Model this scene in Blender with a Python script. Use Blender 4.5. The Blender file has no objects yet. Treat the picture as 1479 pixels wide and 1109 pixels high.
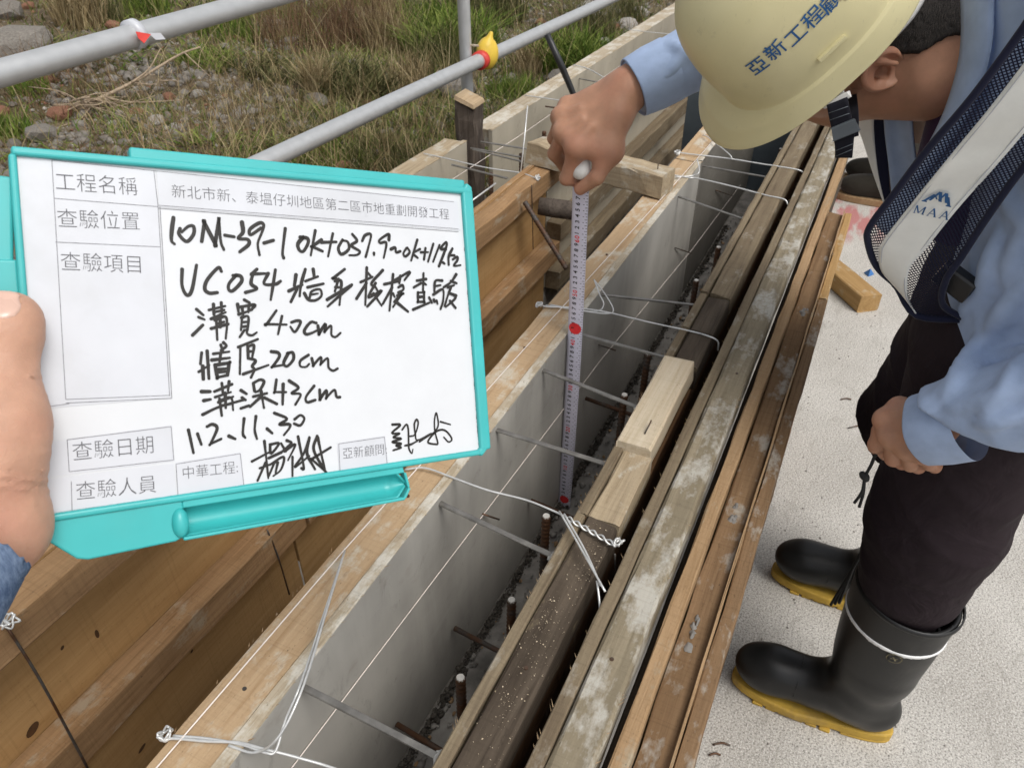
import bpy, bmesh, math, random
import numpy as np
from mathutils import Vector, Matrix
from mathutils.bvhtree import BVHTree
random.seed(7)
rng = np.random.default_rng(7)
SC = bpy.context.scene
COL = SC.collection

# ------------------------------------------------------------------ camera
CAM = np.array([0.0, 0.0, 1.45])
PITCH, YAW = math.radians(36.0), math.radians(25.5)
_h = np.array([math.cos(YAW), math.sin(YAW), 0.0])
_up = np.array([0, 0, 1.0])
FW = _h * math.cos(PITCH) - _up * math.sin(PITCH)
RT = np.cross(FW, _up); RT /= np.linalg.norm(RT)
DN = np.cross(FW, RT)
cam = bpy.data.cameras.new('camera')
cam.sensor_fit = 'HORIZONTAL'; cam.sensor_width = 36.0; cam.lens = 36.0 * 1111.0 / 1479.0
cam.clip_start = 0.02; cam.clip_end = 300
camo = bpy.data.objects.new('camera', cam); COL.objects.link(camo)
camo.matrix_world = Matrix(((RT[0], -DN[0], -FW[0], CAM[0]), (RT[1], -DN[1], -FW[1], CAM[1]),
                            (RT[2], -DN[2], -FW[2], CAM[2]), (0, 0, 0, 1)))
SC.camera = camo

# ------------------------------------------------------------------ daylight: overcast
SUN_EL, SUN_AZ = math.radians(58), math.radians(250)
w = bpy.data.worlds.new('World'); SC.world = w; w.use_nodes = True
nt = w.node_tree; nt.nodes.clear()
sky = nt.nodes.new('ShaderNodeTexSky'); sky.sky_type = 'NISHITA'; sky.sun_disc = False
sky.sun_elevation = SUN_EL; sky.sun_rotation = math.radians(90) - SUN_AZ
sky.air_density = 1.0; sky.dust_density = 4.0; sky.ozone_density = 1.0
hs = nt.nodes.new('ShaderNodeHueSaturation'); hs.inputs['Saturation'].default_value = 0.22
bg = nt.nodes.new('ShaderNodeBackground'); bg.inputs[1].default_value = 0.15
wo = nt.nodes.new('ShaderNodeOutputWorld')
nt.links.new(sky.outputs[0], hs.inputs['Color']); nt.links.new(hs.outputs[0], bg.inputs[0]); nt.links.new(bg.outputs[0], wo.inputs[0])
sl = bpy.data.lights.new('sun', 'SUN'); sl.energy = 1.3; sl.angle = math.radians(25); sl.color = (1, 0.965, 0.91)
so = bpy.data.objects.new('sun', sl); COL.objects.link(so)
_d = Vector((math.cos(SUN_EL) * math.cos(SUN_AZ), math.cos(SUN_EL) * math.sin(SUN_AZ), math.sin(SUN_EL)))
so.rotation_euler = _d.to_track_quat('Z', 'Y').to_euler(); so.location = (0, 0, 6)
SC.view_settings.view_transform = 'Standard'; SC.view_settings.look = 'None'
SC.view_settings.exposure = 0.2; SC.view_settings.gamma = 1.0
SC.cycles.use_denoising = True
cam.dof.use_dof = True; cam.dof.focus_distance = 0.80; cam.dof.aperture_fstop = 22.0
SC.cycles.max_bounces = 8; SC.cycles.transparent_max_bounces = 12

# ------------------------------------------------------------------ helpers: pixels of the photograph -> places
def at(px, py, X=None, Y=None, Z=None, d=None):
    r = RT * ((px - 739.5) / 1111.0) + DN * ((py - 554.5) / 1111.0) + FW
    if X is not None: t = (X - CAM[0]) / r[0]
    elif Y is not None: t = (Y - CAM[1]) / r[1]
    elif Z is not None: t = (Z - CAM[2]) / r[2]
    else: t = d
    return CAM + r * t

# ------------------------------------------------------------------ helpers: objects
def tag(o, label=None, cat=None, group=None, kind=None):
    if label: o['label'] = label
    if cat: o['category'] = cat
    if group: o['group'] = group
    if kind: o['kind'] = kind
    return o
def thing(name, label, cat, loc=(0, 0, 0), group=None):
    o = bpy.data.objects.new(name, None); COL.objects.link(o); o.location = [float(v) for v in loc]
    o.empty_display_size = 0.05
    return tag(o, label, cat, group)
def link(name, me, mat=None, parent=None):
    o = bpy.data.objects.new(name, me); COL.objects.link(o)
    if mat is not None and not me.materials: me.materials.append(mat)
    if parent is not None:
        o.parent = parent; o.matrix_parent_inverse = world_of(parent).inverted()
    return o
def mesh(name, v, f, smooth=False):
    me = bpy.data.meshes.new(name)
    me.from_pydata([tuple(map(float, q)) for q in v], [], [tuple(map(int, q)) for q in f])
    if smooth: me.polygons.foreach_set('use_smooth', [True] * len(me.polygons))
    me.update(); return me
def mesh_np(name, v, f, smooth=False):            # fast, all faces of equal size
    v = np.asarray(v, np.float32); f = np.asarray(f, np.int32)
    me = bpy.data.meshes.new(name); k = f.shape[1]
    me.vertices.add(len(v)); me.vertices.foreach_set('co', v.ravel())
    me.loops.add(f.size); me.loops.foreach_set('vertex_index', f.ravel())
    me.polygons.add(len(f)); me.polygons.foreach_set('loop_start', np.arange(0, f.size, k, dtype=np.int32))
    if smooth: me.polygons.foreach_set('use_smooth', np.ones(len(f), bool))
    me.update(); me.validate(); return me
def frame(a, b, upv=(0, 0, 1)):
    a = np.array(a, float); b = np.array(b, float)
    x = b - a; L = np.linalg.norm(x); x /= L
    u = np.array(upv, float)
    if abs(x @ u) > .98: u = np.array([1., 0, 0])
    y = np.cross(u, x); y /= np.linalg.norm(y); z = np.cross(x, y)
    return x, y, z, L
def lumber_mesh(name, L, wd, ht, ch=0.002, step=0.06, jit=0.0007, endj=0.0015, seed=0):
    """sawn timber: x along the length 0..L, chamfered section, slightly uneven edges"""
    r = np.random.default_rng(seed); n = max(2, int(L / step) + 1)
    sec = np.array([(-wd/2+ch, -ht/2), (wd/2-ch, -ht/2), (wd/2, -ht/2+ch), (wd/2, ht/2-ch), (wd/2-ch, ht/2), (-wd/2+ch, ht/2), (-wd/2, ht/2-ch), (-wd/2, -ht/2+ch)])
    V = []; F = []
    for i in range(n):
        x = L * i / (n - 1); s = sec + r.normal(0, jit, (8, 2))
        for q in s: V.append((x + (r.normal(0, endj) if i in (0, n - 1) else 0), q[0], q[1]))
    for i in range(n - 1):
        for k in range(8):
            a = i * 8 + k; b = i * 8 + (k + 1) % 8; F.append((a, b, b + 8, a + 8))
    F.append(tuple(range(7, -1, -1))); F.append(tuple(range((n - 1) * 8, n * 8)))
    return mesh(name, V, F)
def lumber(name, a, b, wd, ht, mat, parent=None, upv=(0, 0, 1), **k):
    """a,b: centre of the section at both ends; wd sideways, ht along upv"""
    x, y, z, L = frame(a, b, upv)
    k.setdefault('seed', random.randint(0, 9999))
    o = link(name, lumber_mesh(name, L, wd, ht, **k), mat, None)
    M = Matrix(((x[0], y[0], z[0], a[0]), (x[1], y[1], z[1], a[1]), (x[2], y[2], z[2], a[2]), (0, 0, 0, 1)))
    put(o, M, parent); return o
def world_of(o):
    m = o.matrix_basis.copy()
    if o.parent is not None: m = world_of(o.parent) @ o.matrix_parent_inverse @ m
    return m
def put(o, M, parent=None):
    o.matrix_basis = M
    if parent is not None:
        o.parent = parent; o.matrix_parent_inverse = world_of(parent).inverted()
def slab_box(name, x0, x1, y0, y1, z0, z1, mat, parent=None, **k):
    """timber along X filling the given box"""
    return lumber(name, (x0, (y0+y1)/2, (z0+z1)/2), (x1, (y0+y1)/2, (z0+z1)/2), y1-y0, z1-z0, mat, parent, **k)
def tube_geo(pts, rad, sides=8, closed=False):
    P = np.array(pts, float); n = len(P)
    rad = np.full(n, rad) if np.isscalar(rad) else np.array(rad, float)
    T = np.gradient(P, axis=0); T /= np.linalg.norm(T, axis=1)[:, None] + 1e-12
    u = np.cross(T[0], (0.13, 0.31, 0.94)); u /= np.linalg.norm(u)
    V = []; F = []
    for i in range(n):
        u = u - T[i] * (u @ T[i]); u /= np.linalg.norm(u); w_ = np.cross(T[i], u)
        for k in range(sides):
            a = 2 * math.pi * k / sides; V.append(P[i] + rad[i] * (math.cos(a) * u + math.sin(a) * w_))
    for i in range(n - 1):
        for k in range(sides):
            a = i*sides+k; b = i*sides+(k+1) % sides; F.append((a, b, b+sides, a+sides))
    F.append(tuple(range(sides-1, -1, -1))); F.append(tuple(range((n-1)*sides, n*sides)))
    return V, F
def merge(parts):
    V = []; F = []
    for v, f in parts:
        o = len(V); V += list(v); F += [tuple(i + o for i in q) for q in f]
    return V, F
def tube(name, pts, rad, mat, parent=None, sides=8):
    V, F = tube_geo(pts, rad, sides); return link(name, mesh(name, V, F, True), mat, parent)
def smooth_path(pts, n=8):
    P = [np.array(p, float) for p in pts]
    if len(P) < 3: return P
    Q = [2*P[0]-P[1]] + P + [2*P[-1]-P[-2]]; out = []
    for i in range(1, len(Q)-2):
        for k in range(n):
            t = k/n; a, b, c, d = Q[i-1], Q[i], Q[i+1], Q[i+2]
            out.append(.5*((2*b)+(c-a)*t+(2*a-5*b+4*c-d)*t*t+(3*b-a-3*c+d)*t**3))
    out.append(P[-1]); return out
def prism(poly, z0, z1):
    n = len(poly); V = [(x, y, z0) for x, y in poly] + [(x, y, z1) for x, y in poly]
    F = [tuple(range(n-1, -1, -1)), tuple(range(n, 2*n))] + [(i, (i+1) % n, n+(i+1) % n, n+i) for i in range(n)]
    return V, F
def bevel(o, wdt=0.001, seg=2):
    m = o.modifiers.new('bevel', 'BEVEL'); m.width = wdt; m.segments = seg; m.limit_method = 'ANGLE'; m.angle_limit = math.radians(40); return o
def box_geo(c, s):
    c = np.array(c, float); s = np.array(s, float)/2
    V = [c + s*np.array(q) for q in ((-1,-1,-1),(1,-1,-1),(1,1,-1),(-1,1,-1),(-1,-1,1),(1,-1,1),(1,1,1),(-1,1,1))]
    return V, [(3,2,1,0),(4,5,6,7),(0,1,5,4),(1,2,6,5),(2,3,7,6),(3,0,4,7)]
def text_geo(s, size=1.0, offset=0.0):
    cu = bpy.data.curves.new('t', 'FONT'); cu.body = s; cu.size = size; cu.offset = offset; cu.resolution_u = 3
    o = bpy.data.objects.new('t', cu); COL.objects.link(o)
    dg = bpy.context.evaluated_depsgraph_get(); dg.update()
    me = bpy.data.meshes.new_from_object(o.evaluated_get(dg))
    V = [tuple(v.co) for v in me.vertices]; F = [tuple(p.vertices) for p in me.polygons]
    bpy.data.objects.remove(o); bpy.data.curves.remove(cu); bpy.data.meshes.remove(me)
    return V, F

# ------------------------------------------------------------------ helpers: smooth bodies from distance fields
class Field:
    def __init__(s, lo, hi, h):
        s.lo = np.array(lo, np.float32); s.h = h
        n = np.ceil((np.array(hi)-np.array(lo))/h).astype(int)+1
        s.x, s.y, s.z = np.meshgrid(*[np.arange(n[i], dtype=np.float32)*h+s.lo[i] for i in range(3)], indexing='ij')
        s.d = np.full(s.x.shape, 9.0, np.float32)
    def cone(s, a, b, ra, rb=None):
        rb = ra if rb is None else rb
        a = np.array(a, np.float32); ba = np.array(b, np.float32)-a; L2 = float(ba @ ba)+1e-12
        px, py, pz = s.x-a[0], s.y-a[1], s.z-a[2]
        t = np.clip((px*ba[0]+py*ba[1]+pz*ba[2])/L2, 0, 1)
        return np.sqrt((px-t*ba[0])**2+(py-t*ba[1])**2+(pz-t*ba[2])**2)-(ra+(rb-ra)*t)
    def ell(s, c, r, ax=None):
        px, py, pz = s.x-c[0], s.y-c[1], s.z-c[2]
        if ax is not None:
            px, py, pz = [px*a[0]+py*a[1]+pz*a[2] for a in ax]
        a, b, g = px/r[0], py/r[1], pz/r[2]
        k0 = np.sqrt(a*a+b*b+g*g); k1 = np.sqrt((a/r[0])**2+(b/r[1])**2+(g/r[2])**2)+1e-9
        return k0*(k0-1)/k1
    def plane(s, p, n):
        return (s.x-p[0])*n[0]+(s.y-p[1])*n[1]+(s.z-p[2])*n[2]
    def surf(s, px, py, d0=.3, d1=2.2):          # first surface point seen from the camera
        r = at(px, py, d=1.0)-CAM
        for d in np.arange(d0, d1, s.h*.5):
            P = CAM+r*d; i = np.round((P-s.lo)/s.h).astype(int)
            if (i >= 0).all() and (i < s.d.shape).all() and s.d[tuple(i)] < 0: return P
        return None
    @staticmethod
    def smin(a, b, k):
        h = np.clip(.5+.5*(b-a)/k, 0, 1); return b+(a-b)*h-k*h*(1-h)
    def add(s, d, k=.01): s.d = s.smin(s.d, d, k) if k > 0 else np.minimum(s.d, d)
    def cut(s, d, k=.005): s.d = -s.smin(-s.d, -d, k)       # keep where d < 0
    def sub(s, d, k=.005): s.d = -s.smin(-s.d, d, k)
    def geo(s):
        d = s.d; ins = d < 0; nx, ny, nz = d.shape
        c = np.zeros((nx-1, ny-1, nz-1), np.int8)
        offs = [(i, j, k) for i in (0, 1) for j in (0, 1) for k in (0, 1)]
        for i, j, k in offs: c += ins[i:nx-1+i, j:ny-1+j, k:nz-1+k]
        cell = np.argwhere((c > 0) & (c < 8)); idx = -np.ones(c.shape, np.int32)
        idx[tuple(cell.T)] = np.arange(len(cell))
        dv = {o: d[cell[:, 0]+o[0], cell[:, 1]+o[1], cell[:, 2]+o[2]] for o in offs}
        acc = np.zeros((len(cell), 3)); cnt = np.zeros(len(cell))
        for o in offs:
            for ax in range(3):
                if o[ax] == 0:
                    q = list(o); q[ax] = 1; q = tuple(q); a, b = dv[o], dv[q]; m = (a < 0) != (b < 0)
                    t = np.where(m, a/np.where(m, a-b, 1), 0); p = np.tile(np.array(o, float), (len(cell), 1)); p[:, ax] += t
                    acc[m] += p[m]; cnt[m] += 1
        V = (cell+acc/cnt[:, None])*s.h+s.lo
        F = []
        for ax in range(3):
            sl0 = [slice(1, -1)]*3; sl0[ax] = slice(0, -1); sl1 = [slice(1, -1)]*3; sl1[ax] = slice(1, None)
            a, b = ins[tuple(sl0)], ins[tuple(sl1)]; e = np.argwhere(a != b)
            if len(e) == 0: continue
            st = a[tuple(e.T)]; base = e+1; base[:, ax] = e[:, ax]
            o1, o2 = (ax+1) % 3, (ax+2) % 3; q = []
            for d1, d2 in ((1, 1), (0, 1), (0, 0), (1, 0)):
                g = base.copy(); g[:, o1] -= d1; g[:, o2] -= d2; q.append(idx[tuple(g.T)])
            q = np.stack(q, 1); q[~st] = q[~st][:, ::-1]; F.append(q)
        F = np.concatenate(F); F = F[(F >= 0).all(1)]
        return V, F
    def obj(s, name, mat, parent=None, relax=0):
        V, F = s.geo(); V = relax_np(V, F, relax)
        return link(name, mesh_np(name, V, F, True), mat, parent)
def relax_np(V, F, it):
    for _ in range(it):
        acc = np.zeros_like(V); n = np.zeros(len(V))
        for k in range(4):
            a, b = F[:, k], F[:, (k+1) % 4]
            np.add.at(acc, a, V[b]); np.add.at(n, a, 1); np.add.at(acc, b, V[a]); np.add.at(n, b, 1)
        V = V*.5+.5*acc/np.maximum(n, 1)[:, None]
    return V
def geo_join(gs):
    V = []; F = []; o = 0
    for v, f in gs: V.append(v); F.append(f+o); o += len(v)
    return np.concatenate(V), np.concatenate(F)
def lat_noise(x, y, seed=0):
    """smooth value noise in 2-D"""
    r = np.random.default_rng(seed); T = r.random((64, 64))
    xi, yi = np.floor(x).astype(int), np.floor(y).astype(int); fx, fy = x-xi, y-yi
    fx, fy = fx*fx*(3-2*fx), fy*fy*(3-2*fy); g = lambda a, b: T[a % 64, b % 64]
    return (g(xi, yi)*(1-fx)+g(xi+1, yi)*fx)*(1-fy)+(g(xi, yi+1)*(1-fx)+g(xi+1, yi+1)*fx)*fy

# ------------------------------------------------------------------ materials
class G:
    def __init__(s, name, rough=.6, spec=.5, metal=0.0):
        s.m = bpy.data.materials.new(name); s.m.use_nodes = True; s.t = s.m.node_tree; s.t.nodes.clear()
        s.o = s.t.nodes.new('ShaderNodeOutputMaterial'); s.b = s.t.nodes.new('ShaderNodeBsdfPrincipled')
        s.t.links.new(s.b.outputs[0], s.o.inputs[0])
        s.b.inputs['Roughness'].default_value = rough; s.b.inputs['Metallic'].default_value = metal
        s.b.inputs['Specular IOR Level'].default_value = spec
        s._c = None
    def n(s, t): return s.t.nodes.new(t)
    def set(s, sock, v):
        if hasattr(v, 'is_output'): s.t.links.new(v, sock)
        elif isinstance(v, tuple) and len(v) == 3 and sock.type == 'RGBA': sock.default_value = (*v, 1)
        else: sock.default_value = v
    def co(s, scale=(1, 1, 1), rnd=0.0, kind='Object'):
        c = s.n('ShaderNodeTexCoord'); m = s.n('ShaderNodeMapping'); m.inputs['Scale'].default_value = scale
        v = c.outputs[kind]
        if rnd:
            oi = s.n('ShaderNodeObjectInfo'); vm = s.n('ShaderNodeVectorMath'); vm.operation = 'MULTIPLY_ADD'
            cb = s.n('ShaderNodeCombineXYZ')
            for k in range(3): s.t.links.new(oi.outputs['Random'], cb.inputs[k])
            s.t.links.new(cb.outputs[0], vm.inputs[0]); vm.inputs[1].default_value = (rnd, rnd*.7, rnd*.4); s.t.links.new(v, vm.inputs[2]); v = vm.outputs[0]
        s.t.links.new(v, m.inputs[0]); return m.outputs[0]
    def noise(s, v, scale=5., detail=4., rough=.55, dist=0.):
        n = s.n('ShaderNodeTexNoise'); n.inputs['Scale'].default_value = scale; n.inputs['Detail'].default_value = detail
        n.inputs['Roughness'].default_value = rough; n.inputs['Distortion'].default_value = dist
        s.t.links.new(v, n.inputs['Vector']); return n.outputs['Fac']
    def ramp(s, f, stops):
        r = s.n('ShaderNodeValToRGB'); e = r.color_ramp.elements
        while len(e) < len(stops): e.new(.5)
        for i, (p, c) in enumerate(stops):
            e[i].position = p; e[i].color = (*c, 1) if isinstance(c, tuple) else (c, c, c, 1)
        s.t.links.new(f, r.inputs[0]); return r.outputs[0]
    def mix(s, f, a, b, mode='MIX'):
        m = s.n('ShaderNodeMix'); m.data_type = 'RGBA'; m.blend_type = mode
        s.set(m.inputs[0], f); s.set(m.inputs[6], a); s.set(m.inputs[7], b); return m.outputs[2]
    def math(s, op, a, b=0.0):
        m = s.n('ShaderNodeMath'); m.operation = op; s.set(m.inputs[0], a); s.set(m.inputs[1], b); return m.outputs[0]
    def bump(s, h, st=.3, dist=.002, prev=None):
        b = s.n('ShaderNodeBump'); b.inputs['Strength'].default_value = st; b.inputs['Distance'].default_value = dist
        s.t.links.new(h, b.inputs['Height'])
        if prev is not None: s.t.links.new(prev, b.inputs['Normal'])
        s.t.links.new(b.outputs[0], s.b.inputs['Normal']); return b.outputs[0]
    def col(s, c): s.set(s.b.inputs['Base Color'], c)
    def rough(s, c): s.set(s.b.inputs['Roughness'], c)
def wood(name, light, dark, stain=(.42, .40, .36), amt=0.0, blotch=(.16, .13, .09), bl=0.35, rough=.75, streak=1.0, bumpy=.5):
    g = G(name, min(.95, rough+.1), .12)
    v = g.co((1.3, 42, 42), 7.0); fine = g.noise(v, 3.2, 8, .68, .6)
    v2 = g.co((.9, 9, 9), 3.0); broad = g.noise(v2, 2.4, 4, .6, 1.2)
    c = g.ramp(fine, [(.30, dark), (.48, tuple((a*.35+b*.65) for a, b in zip(dark, light))), (.68, light)])
    c = g.mix(g.ramp(broad, [(.38, bl), (.62, 0.0)]), c, blotch)
    v3 = g.co((4, 7, 7), 5.0); kn = g.noise(v3, 3.0, 5, .7)
    if amt > 0: c = g.mix(g.ramp(kn, [(.62-amt*.35, 0.0), (.72-amt*.30, .85)]), c, stain)
    v4 = g.co((30, 60, 60), 9.0); sp = g.noise(v4, 6, 3, .6)
    c = g.mix(g.ramp(sp, [(.24, .75), (.34, 0.0)]), c, (.05, .04, .03))
    saw = g.noise(g.co((260, 5, 5), 2.0), 1.0, 3, .6, .4); c = g.mix(g.ramp(saw, [(.52, 0.0), (.72, .22)]), c, tuple(q*.55 for q in dark))
    dn = g.noise(g.co((14, 26, 26), 6.0), 4.0, 4, .7); c = g.mix(g.ramp(dn, [(.60, 0.0), (.74, .45)]), c, tuple(q*.6 for q in dark))
    g.col(c); h = g.mix(.45, g.mix(.35, fine, sp), g.mix(.5, saw, dn)); g.bump(h, min(1, bumpy+.25), .0028)
    return g.m
def plain(name, c, rough=.6, var=.12, scale=20, spec=.5, metal=0.0, bump=0.0, dirt=None, dirtamt=.3, kind='Object'):
    g = G(name, rough, spec, metal); v = g.co(kind=kind)
    n = g.noise(v, scale, 5, .6); lo = tuple(max(0, q*(1-var)) for q in c); hi = tuple(min(1, q*(1+var)) for q in c)
    cc = g.ramp(n, [(.3, lo), (.7, hi)])
    if dirt: cc = g.mix(g.ramp(g.noise(v, scale*.35, 6, .7), [(.52, 0.0), (.75, dirtamt)]), cc, dirt)
    g.col(cc); g.rough(g.ramp(n, [(.25, max(.02, rough-.08)), (.75, min(1, rough+.08))]))
    if bump: g.bump(n, bump, .001)
    return g.m

W_PALE = wood('weathered_pale_timber', (.46, .37, .25), (.24, .18, .11), (.50, .47, .40), .30, (.28, .22, .15), .4)
W_ORANGE = wood('fresh_orange_timber', (.40, .25, .130), (.22, .125, .06), (.38, .31, .22), .20, (.17, .10, .05), .5)
W_GOLD = wood('golden_plywood', (.50, .315, .145), (.40, .235, .095), (.3, .2, .1), 0.0, (.34, .19, .075), .5, .6, bumpy=.2)
W_BROWN = wood('brown_plywood', (.22, .125, .065), (.13, .07, .035), (.2, .16, .12), .08, (.07, .035, .016), .6)
W_BEIGE = wood('beige_timber_top', (.50, .36, .22), (.34, .22, .12), (.52, .47, .38), .28, (.38, .26, .15), .3)
W_EDGE = wood('cement_stained_ply_edge', (.48, .41, .31), (.30, .24, .16), (.58, .55, .48), .42, (.35, .28, .19), .3)
W_DARK = wood('oil_dark_timber', (.115, .090, .066), (.055, .042, .031), (.2, .16, .1), .05, (.03, .022, .016), .6)
W_GREYB = wood('grey_brown_timber', (.25, .20, .13), (.12, .09, .06), (.3, .27, .22), .12, (.10, .07, .045), .5)
W_STAIN = wood('cement_splashed_board', (.31, .26, .18), (.165, .135, .09), (.44, .42, .37), .38, (.15, .125, .085), .55)
W_LIGHT = wood('light_new_offcut', (.58, .50, .38), (.42, .34, .23), (.5, .4, .25), .12, (.45, .33, .2), .3)
W_RUST = wood('rust_brown_plank', (.245, .155, .085), (.125, .075, .040), (.34, .315, .27), .22, (.13, .08, .042), .5)
W_TAN = wood('tan_strip', (.40, .27, .155), (.26, .16, .08), (.33, .28, .2), .08, (.22, .14, .07), .3)
W_STAKE = wood('old_stake', (.13, .105, .085), (.045, .036, .03), (.25, .22, .2), .1, (.05, .04, .034), .6, bumpy=.9)
W_CUT = wood('cut_timber_end', (.45, .34, .22), (.3, .21, .12), (.4, .35, .28), .2)
W_YEL = wood('yellow_offcut', (.44, .28, .125), (.30, .18, .07), (.45, .37, .25), .18, (.26, .16, .065), .4)

def film(name, base, k):
    g = G(name, .55, .35); v = g.co((1, 1, 1)); a = g.noise(v, 2.2, 5, .6, .4)
    c = g.ramp(a, [(.3, tuple(q*(1-k) for q in base)), (.72, tuple(q*(1+k*.6) for q in base))])
    drip = g.noise(g.co((5, 5, .6)), 3.0, 6, .6, .3); c = g.mix(g.ramp(drip, [(.45, 0.0), (.75, .38)]), c, tuple(q*1.35 for q in base))
    rust = g.noise(g.co((3, 3, 5)), 2.6, 5, .7); c = g.mix(g.ramp(rust, [(.62, 0.0), (.75, .30)]), c, (.16, .105, .07))
    spk = g.noise(g.co((60, 60, 22)), 1.6, 4, .7); c = g.mix(g.ramp(spk, [(.20, .8), (.30, 0.0)]), c, (.05, .045, .04))
    scr = g.noise(g.co((9, 9, 60)), 1.3, 3, .6); c = g.mix(g.ramp(scr, [(.66, 0.0), (.74, .22)]), c, (.42, .40, .37))
    sc = g.noise(g.co((16, 16, 10)), 1.4, 6, .75, .8); c = g.mix(g.ramp(sc, [(.58, 0.0), (.72, .42)]), c, (.12, .112, .10))
    sm = g.noise(g.co((3, 3, 9)), 2.2, 6, .7, 1.2); c = g.mix(g.ramp(sm, [(.56, 0.0), (.74, .35)]), c, (.40, .385, .35))
    g.col(c); g.bump(g.mix(.5, a, g.mix(.5, spk, sc)), .3, .002); return g.m
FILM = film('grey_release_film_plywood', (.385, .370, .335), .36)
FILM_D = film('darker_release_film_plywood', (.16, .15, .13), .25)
FILM_W = film('pale_form_plywood', (.40, .36, .285), .2)

def slab_mat():
    g = G('brushed_concrete_slab', .9, .2); v = g.co()
    big = g.noise(v, 2.6, 6, .65); c = g.ramp(big, [(.3, (.42, .395, .355)), (.7, (.60, .575, .53))])
    fine = g.noise(v, 230, 4, .75); c = g.mix(g.ramp(fine, [(.36, .95), (.54, 0.0)]), c, (.17, .16, .145))
    fine2 = g.noise(v, 300, 2, .6); c = g.mix(g.ramp(fine2, [(.54, 0.0), (.66, .75)]), c, (.76, .74, .70))
    st = g.noise(g.co((2.2, 7, 1)), 3.5, 5, .7, 1.0); c = g.mix(g.ramp(st, [(.56, 0.0), (.70, .50)]), c, (.27, .25, .22))
    # faded red setting-out paint by the far end
    gm = g.n('ShaderNodeVectorMath'); gm.operation = 'DISTANCE'; tc = g.n('ShaderNodeTexCoord')
    mp = g.n('ShaderNodeMapping'); mp.inputs['Scale'].default_value = (1, 1.7, 1); g.t.links.new(tc.outputs['Object'], mp.inputs[0]); g.t.links.new(mp.outputs[0], gm.inputs[0]); gm.inputs[1].default_value = (3.72, 0.01, 0)
    m = g.math('MULTIPLY', g.ramp(gm.outputs['Value'], [(.22, 1.0), (.42, 0.0)]), g.ramp(g.noise(g.co((3, 9, 1)), 1.7, 3, .5), [(.42, 0.0), (.55, .75)]))
    c = g.mix(m, c, (.40, .10, .10))
    g.col(c); g.bump(g.mix(.5, fine, fine2), .5, .003); return g.m
SLABM = slab_mat()
def ground_mat():
    g = G('rubbly_soil', .95, .15); v = g.co()
    a = g.noise(v, 2.3, 8, .72); c = g.ramp(a, [(.28, (.065, .048, .032)), (.5, (.15, .115, .078)), (.72, (.25, .21, .16))])
    b = g.noise(v, 14, 5, .7); c = g.mix(g.ramp(b, [(.40, .6), (.6, 0.0)]), c, (.075, .06, .04))
    m = g.noise(v, .8, 4, .6, .5); c = g.mix(g.ramp(m, [(.50, 0.0), (.64, .6)]), c, (.085, .085, .03))
    p = g.noise(v, 45, 3, .6); c = g.mix(g.ramp(p, [(.62, 0.0), (.70, .8)]), c, (.36, .33, .29))
    g.col(c); g.bump(g.mix(.5, b, p), .8, .02); return g.m
GROUND = ground_mat()
CONC_D = plain('damp_rough_concrete', (.29, .272, .245), .85, .35, 22, .25, bump=.9, dirt=(.06, .055, .045), dirtamt=.8)
def steel(name, c, rough, rust=0.0, metal=.8, mott=.75):
    g = G(name, rough, .5, metal); v = g.co(); n = g.noise(v, 40, 5, .6)
    cc = g.ramp(n, [(.3, tuple(q*mott for q in c)), (.7, c)])
    if rust: cc = g.mix(g.ramp(g.noise(v, 25, 5, .7), [(.5-rust*.3, 0.0), (.62-rust*.2, .9)]), cc, (.10, .045, .02))
    g.col(cc); g.rough(g.ramp(n, [(.2, rough-.1), (.8, rough+.12)])); g.bump(n, .15, .001); return g.m
GALV = steel('galvanised_pipe', (.50, .51, .515), .42, 0, .40, .90)
WIRE = steel('galvanised_wire', (.74, .74, .72), .34, 0, .45)
WIRE_D = steel('old_dark_wire', (.12, .11, .10), .5, .2, .5)
FLAT = steel('flat_tie_steel', (.30, .285, .26), .38, 0, .6, .5)
REBAR = steel('mill_scale_rebar', (.09, .08, .072), .6, .45, .4)
CUTEND = plain('pale_cut_rebar_end', (.52, .50, .46), .6, .15, 80)
NAILM = steel('nail_steel', (.10, .09, .08), .5, .4, .6)
STRING = plain('white_string', (.78, .70, .64), .8, .1, 60)
STEELBLUE = plain('blue_grey_steel_plate', (.085, .105, .12), .5, .2, 8, .4)
TURQ = plain('turquoise_plastic', (.040, .40, .40), .38, .07, 14, .5, dirt=(.12, .33, .30), dirtamt=.25)
BOARDW = plain('gloss_white_board', (.60, .615, .635), .16, .02, 30, .5, dirt=(.50, .51, .53), dirtamt=.2)
PAPER = plain('laminated_paper', (.55, .565, .60), .33, .035, 22, .4, dirt=(.40, .40, .39), dirtamt=.3)
INKM = plain('black_marker_ink', (.014, .012, .010), .45, .4, 200, .4)
PRINTM = plain('printed_grey_ink', (.10, .10, .11), .6, .1, 50)
LINEM = plain('printed_rule_ink', (.22, .22, .24), .6, .35, 300)
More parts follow.
